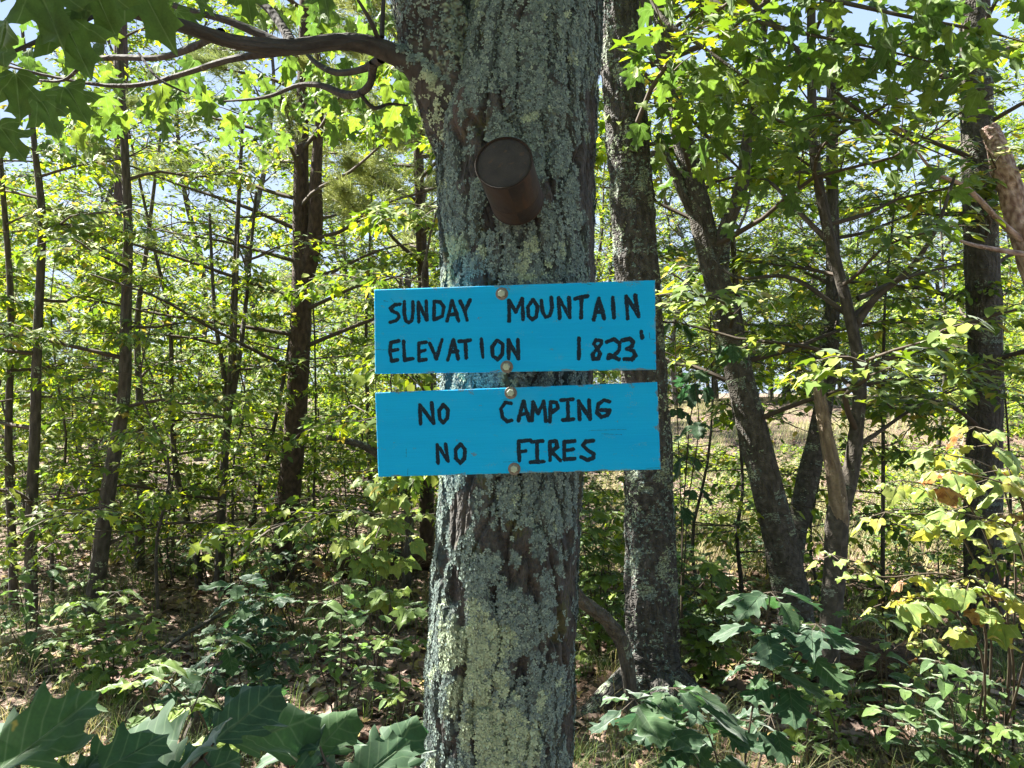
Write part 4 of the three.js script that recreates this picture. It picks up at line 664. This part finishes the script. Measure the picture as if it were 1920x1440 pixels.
shrub({ seed: 311, name: 'oak_sapling', label: 'dark green lobed oak sapling in front of the forked grey tree', category: 'sapling', at: G0(1380, 2.5), stems: [arch(G0(1380, 2.5), [1400, 1400, 2.45], [1430, 1220, 2.4], [1445, 1110, 2.38]), arch(G0(1380, 2.5), [1330, 1380, 2.4], [1265, 1290, 2.3]), arch(G0(1380, 2.5), [1460, 1300, 2.45], [1530, 1170, 2.4]), arch(G0(1380, 2.5), [1300, 1420, 2.35], [1190, 1310, 2.25])], kind: 'oak', nodes: 4, perNode: 5, size: 0.135, spread: 0.035, droop: 0.6 });
shrub({ seed: 321, name: 'yellow_maple_shrub', label: 'maple shrub with drooping yellow and browning leaves before the stout tree', at: G0(1860, 3.1), stems: [arch(G0(1880, 3.1), [1880, 1100, 2.55], [1800, 930, 2.5], [1690, 900, 2.45]), arch(G0(1960, 3.1), [1930, 1000, 2.55], [1880, 860, 2.5], [1830, 800, 2.5]), arch(G0(1820, 3.1), [1840, 1150, 2.5], [1780, 1080, 2.45], [1640, 1080, 2.4], [1560, 1040, 2.4]), arch(G0(2000, 3.1), [1950, 1050, 2.5], [1900, 920, 2.4], [1780, 880, 2.35]), arch(G0(1860, 3.1), [1930, 1150, 2.4], [1900, 1000, 2.35], [1800, 960, 2.3]), arch(G0(1840, 3.1), [1850, 1130, 2.6], [1780, 980, 2.55], [1660, 960, 2.5]), arch(G0(1840, 3.1), [1830, 1200, 2.5], [1760, 1130, 2.45], [1690, 1120, 2.4]), arch(G0(1900, 3.1), [1890, 1180, 2.5], [1850, 1110, 2.4], [1820, 1080, 2.35]), arch(G0(1880, 3.1), [1900, 1000, 2.7], [1860, 880, 2.65], [1770, 850, 2.6])], kind: 'yellow', nodes: 4, perNode: 3, size: 0.078, spread: 0.06, droop: 0.55, tilt: 1.3, pick: (R) => R() < 0.4 ? 2 : R() < 0.6 ? 1 : R() < 0.75 ? 0 : 3 });
shrub({ seed: 331, name: 'low_bush', label: 'low sunlit bush of pale oval leaves below the yellow maple shrub', at: G0(1810, 2.9), stems: [[1700, 1290], [1760, 1240], [1820, 1260], [1880, 1290], [1740, 1340], [1850, 1350], [1660, 1330]].map(([x, y]) => arch(G0(1810, 2.9), [(x + 1810) / 2, y + 90, 2.88], [x, y, 2.8])), kind: 'ovate', nodes: 4, perNode: 4, size: 0.07, spread: 0.03, droop: 0.35 });
shrub({ seed: 341, name: 'yellow_green_sapling', label: 'bright yellow-green maple sapling left of the sign tree below the boards', category: 'sapling', at: G0(708, 3.9), stems: [[700, 900], [740, 930], [660, 960], [775, 960], [650, 1010], [720, 970]].map(([x, y]) => arch(G0(708, 3.9), [(x + 710) / 2, 1080, 3.9], [x, y, 3.85])), kind: 'yellow', nodes: 4, perNode: 4, size: 0.085, spread: 0.05, droop: 0.4, tilt: 0.9, pick: (R) => R() < 0.75 ? 2 : 1 }).userData.label = 'bright yellow-green maple sapling on thin canes below the boards';
shrub({ seed: 351, name: 'dark_shrub', label: 'dark green broad-leaved shrub in the shade by the double-stemmed pine', at: G0(480, 3.3), stems: [[450, 1090], [500, 1120], [410, 1180], [530, 1200], [380, 1270], [470, 1180], [330, 1260]].map(([x, y]) => arch(G0(480, 3.3), [(x + 480) / 2, y + 80, 3.3], [x, y, 3.2])), kind: 'oak', nodes: 4, perNode: 4, size: 0.105, spread: 0.03, droop: 0.5 });
shrub({ seed: 361, name: 'sunlit_shrub', label: 'sunlit leafy shrub filling the gap between the sign tree and its grey neighbour', at: G0(1120, 4.2), stems: [[1100, 920], [1140, 960], [1110, 1010], [1150, 1040], [1100, 1090], [1150, 1130], [1110, 1180], [1090, 1000]].map(([x, y]) => arch(G0(1120, 4.2), [(x + 1120) / 2, y + 90, 4.2], [x, y, 4.2])), kind: 'maple', nodes: 4, perNode: 4, size: 0.085, spread: 0.04, droop: 0.5 });
shrub({ seed: 371, name: 'maple_shrub', label: 'young maple shrub at the foot of the grey lichen tree, facing the clearing', at: G0(1340, 3.9), stems: [[1300, 1100], [1330, 1040], [1370, 1110], [1300, 1170], [1340, 1180]].map(([x, y]) => arch(G0(1340, 3.9), [(x + 1340) / 2, y + 70, 3.9], [x, y, 3.8])), kind: 'maple', nodes: 4, perNode: 4, size: 0.09, spread: 0.04, droop: 0.5 });
shrub({ seed: 381, name: 'round_leaved_plant', label: 'slender plant with round dull green leaves next to the rotten log', at: G0(1665, 3.2), stems: [[1650, 1230], [1660, 1160], [1690, 1280], [1620, 1330]].map(([x, y]) => arch(G0(1665, 3.2), [x, y, 3.15])), kind: 'ovate', nodes: 5, perNode: 2, size: 0.075, spread: 0.03, droop: 0.2 });
// hanging oak spray at the edge of the boards belongs to an oak whose stem stands behind the grey tree
shrub({ seed: 391, name: 'hanging_oak', label: 'oak sapling with dark drooping leaves behind the grey lichen tree', category: 'sapling', at: G0(1275, 4.3), stems: [arch(G0(1275, 4.3), [1278, 1000, 4.3], [1270, 780, 4.2], [1265, 600, 4.0]), arch(G0(1275, 4.3), [1285, 900, 4.25], [1310, 720, 4.0], [1370, 640, 3.8]), arch(G0(1275, 4.3), [1290, 950, 4.25], [1310, 800, 4.0], [1300, 690, 3.8])], kind: 'oak', nodes: 3, perNode: 4, size: 0.11, spread: 0.03, droop: 1.1 });
shrub({ seed: 395, name: 'shade_shrub', label: 'green maple shrub growing over the brown fallen trunk', at: G0(210, 3.7), stems: [[150, 1130], [220, 1110], [270, 1160], [300, 1220], [120, 1200], [200, 1190]].map(([x, y]) => arch(G0(210, 3.7), [(x + 210) / 2, y + 70, 3.7], [x, y, 3.6])), kind: 'maple', nodes: 4, perNode: 4, size: 0.085, spread: 0.04, droop: 0.45 });
shrub({ seed: 396, name: 'oval_leaved_shrub', label: 'bright oval-leaved shrub between the dark shrub and the sign tree', at: G0(640, 3.3), stems: [[600, 1130], [640, 1090], [690, 1150], [580, 1200], [700, 1220], [640, 1190]].map(([x, y]) => arch(G0(640, 3.3), [(x + 640) / 2, y + 80, 3.3], [x, y, 3.2])), kind: 'ovate', nodes: 4, perNode: 3, size: 0.07, spread: 0.035, droop: 0.4 });
shrub({ seed: 397, name: 'leafy_shrub', label: 'loose leafy shrub in front of the twin slim stems', at: G0(60, 4.2), stems: [[30, 1080], [90, 1060], [0, 1130], [130, 1130], [70, 1150]].map(([x, y]) => arch(G0(60, 4.2), [(x + 60) / 2, y + 70, 4.2], [x, y, 4.1])), kind: 'ovate', nodes: 4, perNode: 4, size: 0.075, spread: 0.04, droop: 0.4 });
// seedlings
{
  const protos = [['maple', 0.07, 3, 3], ['ovate', 0.055, 4, 3], ['oak', 0.09, 2, 4], ['yellow', 0.065, 3, 3]].map(([k, s, nodes, per], j) => [k, s, nodes, per, j]);
  const names = { maple: 'maple_seedling', ovate: 'oval_leaved_seedling', oak: 'oak_seedling', yellow: 'yellowing_seedling' };
  const labels = { maple: 'green maple seedling in the litter', ovate: 'oval-leaved seedling in the litter', oak: 'lobed oak seedling in the litter', yellow: 'yellowing maple seedling in the litter' };
  for (const [k, s, nodes, per, j] of protos) {
    const at = V(0, 0, 0), R = rng(400 + j), stems = [0, 1, 2].map((q) => [V(0, -0.02, 0), V((R() - 0.5) * 0.15, 0.14 + 0.08 * R(), (R() - 0.5) * 0.15), V((R() - 0.5) * 0.4, 0.26 + 0.22 * R(), (R() - 0.5) * 0.4)]);
    const first = shrub({ seed: 410 + j, name: names[k], label: labels[k], category: 'seedling', at, stems, kind: k, nodes, perNode: per, size: s, spread: 0.03, droop: 0.4, group: names[k].replace(/_/g, ' ') + 's on the forest floor' });
    const n = [24, 30, 10, 9][j], Q = rng(440 + j); let put = 0;
    while (put < n) { const z = -2.7 - 4.6 * Math.pow(Q(), 0.8), x = (Q() * 2 - 1) * 0.72 * -z; if (Math.abs(x) < 0.5 && z > -3) continue; const p = onGround(x, z, 0); const sc = 0.7 + 0.6 * Q(), tag = own(labels[k], x, z, sc); if (!put) { first.position.copy(p); first.rotation.y = Q() * 6; first.scale.setScalar(sc); first.userData.label = tag; } else copy(first, p, Q() * 6.28, sc, tag); put++; }
  }
}

// ---------------------------------------------------------------- fallen wood
function log(label, pts, radii, mat, name = 'fallen_log', category = 'log') { const o = thing(name, label, category); mesh('trunk', new Geo().tube(pts, radii, 16, 60, 0.2, pts[0].x * 7), mat, o); return o; }
const lie = (px, d, lift) => { const p = G0(px, d); p.y = ground(p.x, p.z) + lift; return p; };
log('dark rotten log lying behind the snag tree', [lie(1440, 4.0, 0.10), lie(1560, 3.95, 0.12), lie(1640, 4.0, 0.1), lie(1720, 4.1, 0.07)], [0.11, 0.12, 0.10, 0.06], M.rotWood);
log('brown fallen trunk lying across the foot of the thicket', [lie(-60, 4.3, 0.04), lie(60, 4.4, 0.06), lie(180, 4.6, 0.06), lie(300, 4.9, 0.05)], [0.045, 0.045, 0.04, 0.03], M.deadWood);
log('blackish log lying beyond the yellow-green sapling', [lie(640, 6.2, 0.08), lie(740, 6.3, 0.1), lie(830, 6.4, 0.09)], [0.08, 0.1, 0.09], M.rotWood);
log('thin dead pole slanting down out of the dark shrub', [P(345, 1320, 3.2), P(420, 1250, 3.3), P(480, 1190, 3.4)].map((p, k) => (k ? p : p.setY(ground(p.x, p.z) + 0.02))), [0.03, 0.026, 0.018], M.slimBark, 'dead_pole', 'branch');
log('broken dead stem slanting up behind the blue boards', [onGround(-0.75, -5.4), P(760, 930, 5.3), P(700, 846, 5.2), P(640, 824, 5.1), P(612, 820, 5.05)], [0.034, 0.03, 0.026, 0.022, 0.018], M.greyBark, 'broken_stem', 'dead tree');
log('short crooked dead limb leaning between the two lichen-covered trunks', [onGround(0.55, -3.45), P(1168, 1210, 3.4), P(1140, 1165, 3.35), P(1085, 1120, 3.2), P(1050, 1060, 3.1)], [0.028, 0.034, 0.032, 0.03, 0.02], M.greyBark, 'dead_limb', 'branch');
log('low stick lying in the grass at the foot of the sign tree', [lie(1080, 3.0, 0.02), lie(1150, 3.05, 0.03), lie(1200, 3.2, 0.02)], [0.018, 0.02, 0.012], M.slimBark, 'fallen_stick', 'stick');
log('long thin stick lying across the shaded litter', [lie(250, 3.9, 0.06), lie(340, 4.2, 0.12), lie(430, 4.6, 0.16)], [0.014, 0.013, 0.008], M.slimBark, 'fallen_stick', 'stick');

// ---------------------------------------------------------------- leaf litter, grass
{
  const R = rng(501), g = new Geo(), T = [plain(0.3, 0.5), plain(-0.3, 0.3), star(0.3, 0.6), star(-0.3, 0.3)];
  for (let k = 0; k < 42000; k++) {
    const z = -2.0 - 13 * Math.pow(R(), 1.5), x = (R() * 2 - 1) * (0.85 * -z + 1), p = V(x, ground(x, z) + 0.006 + 0.02 * R(), z), a = R() * 6.28, s = 0.7 + 0.6 * R(), c = R() < 0.5 ? [0.165, 0.10, 0.072] : R() < 0.4 ? [0.27, 0.19, 0.15] : R() < 0.6 ? [0.12, 0.07, 0.045] : [0.25, 0.18, 0.055];
    g.leaf(T[Math.floor(R() * 4)], p, V(Math.cos(a), (R() - 0.3) * 0.5, Math.sin(a)), V((R() - 0.5) * 1.2, 1, (R() - 0.5) * 1.2), 0.05 + 0.05 * R(), c.map((v) => v * s));
  }
  mesh('leaf_litter', g, M.litter, scene, 'stuff').userData.label = 'dry brown and pinkish fallen leaves covering the ground';
  const h = new Geo(), d = V();
  for (let k = 0; k < 2600; k++) {
    const z = -2.3 - 9 * Math.pow(R(), 1.4), x = (R() * 2 - 1) * 0.75 * -z; if (N(x * 0.9, 3, z * 0.9) < -0.05 && R() < 0.85) continue;
    const y = ground(x, z), dry = R();
    for (let b = 0; b < 16; b++) {
      const a = R() * 6.28, l = 0.12 + 0.16 * R(), w = 0.0018, ox = x + (R() - 0.5) * 0.12, oz = z + (R() - 0.5) * 0.12, bend = 0.35 + 0.6 * R(), s = 0.7 + 0.6 * R(), c = (dry < 0.3 ? [0.30, 0.27, 0.10] : [0.11, 0.17, 0.035]).map((v) => v * s);
      d.set(Math.cos(a), 0, Math.sin(a)); let i0 = -1;
      for (let q = 0; q <= 3; q++) { const t = q / 3, hx = ox + d.x * l * bend * t * t, hz = oz + d.z * l * bend * t * t, hy = y + l * (t - 0.35 * bend * t * t), ww = w * (1 - 0.9 * t), e = h.vert(hx - d.z * ww, hy, hz + d.x * ww, 0, t, c); h.vert(hx + d.z * ww, hy, hz - d.x * ww, 1, t, c); if (i0 >= 0) { h.tri(i0, i0 + 1, e); h.tri(i0 + 1, e + 1, e); } i0 = e; }
    }
  }
  for (let k = 0; k < 2600; k++) {                              // dry pale grass of the opening
    const z = -6 - 15 * R(), x = lerp(0.16, 0.62, R()) * -z - 0.5, y = ground(x, z); if (N(x * 0.6, 8, z * 0.6) < -0.2) continue;
    for (let b = 0; b < 9; b++) { const a = R() * 6.28, l = 0.14 + 0.2 * R(), ox = x + (R() - 0.5) * 0.3, oz = z + (R() - 0.5) * 0.3, s = 0.75 + 0.5 * R(), c = (R() < 0.6 ? [0.50, 0.43, 0.24] : [0.26, 0.30, 0.09]).map((v) => v * s), e = h.vert(ox - Math.sin(a) * 0.005, y, oz + Math.cos(a) * 0.005, 0, 0, c); h.vert(ox + Math.sin(a) * 0.005, y, oz - Math.cos(a) * 0.005, 1, 0, c); h.vert(ox + Math.cos(a) * l * 0.5, y + l * 0.8, oz + Math.sin(a) * l * 0.5, 0, 1, c); h.tri(e, e + 1, e + 2); }
  }
  mesh('grass', h, M.grass, scene, 'stuff').userData.label = 'thin green and straw-coloured woodland grass tufts';
}
{ let t = 0; const seen = new Set(); scene.traverse((o) => { if (o.isMesh && !seen.has(o.geometry)) { seen.add(o.geometry); t += (o.geometry.index ? o.geometry.index.count : o.geometry.attributes.position.count) / 3; } }); console.log('leaf parts', leafCount, 'triangles', t); }
renderer.render(scene, camera);
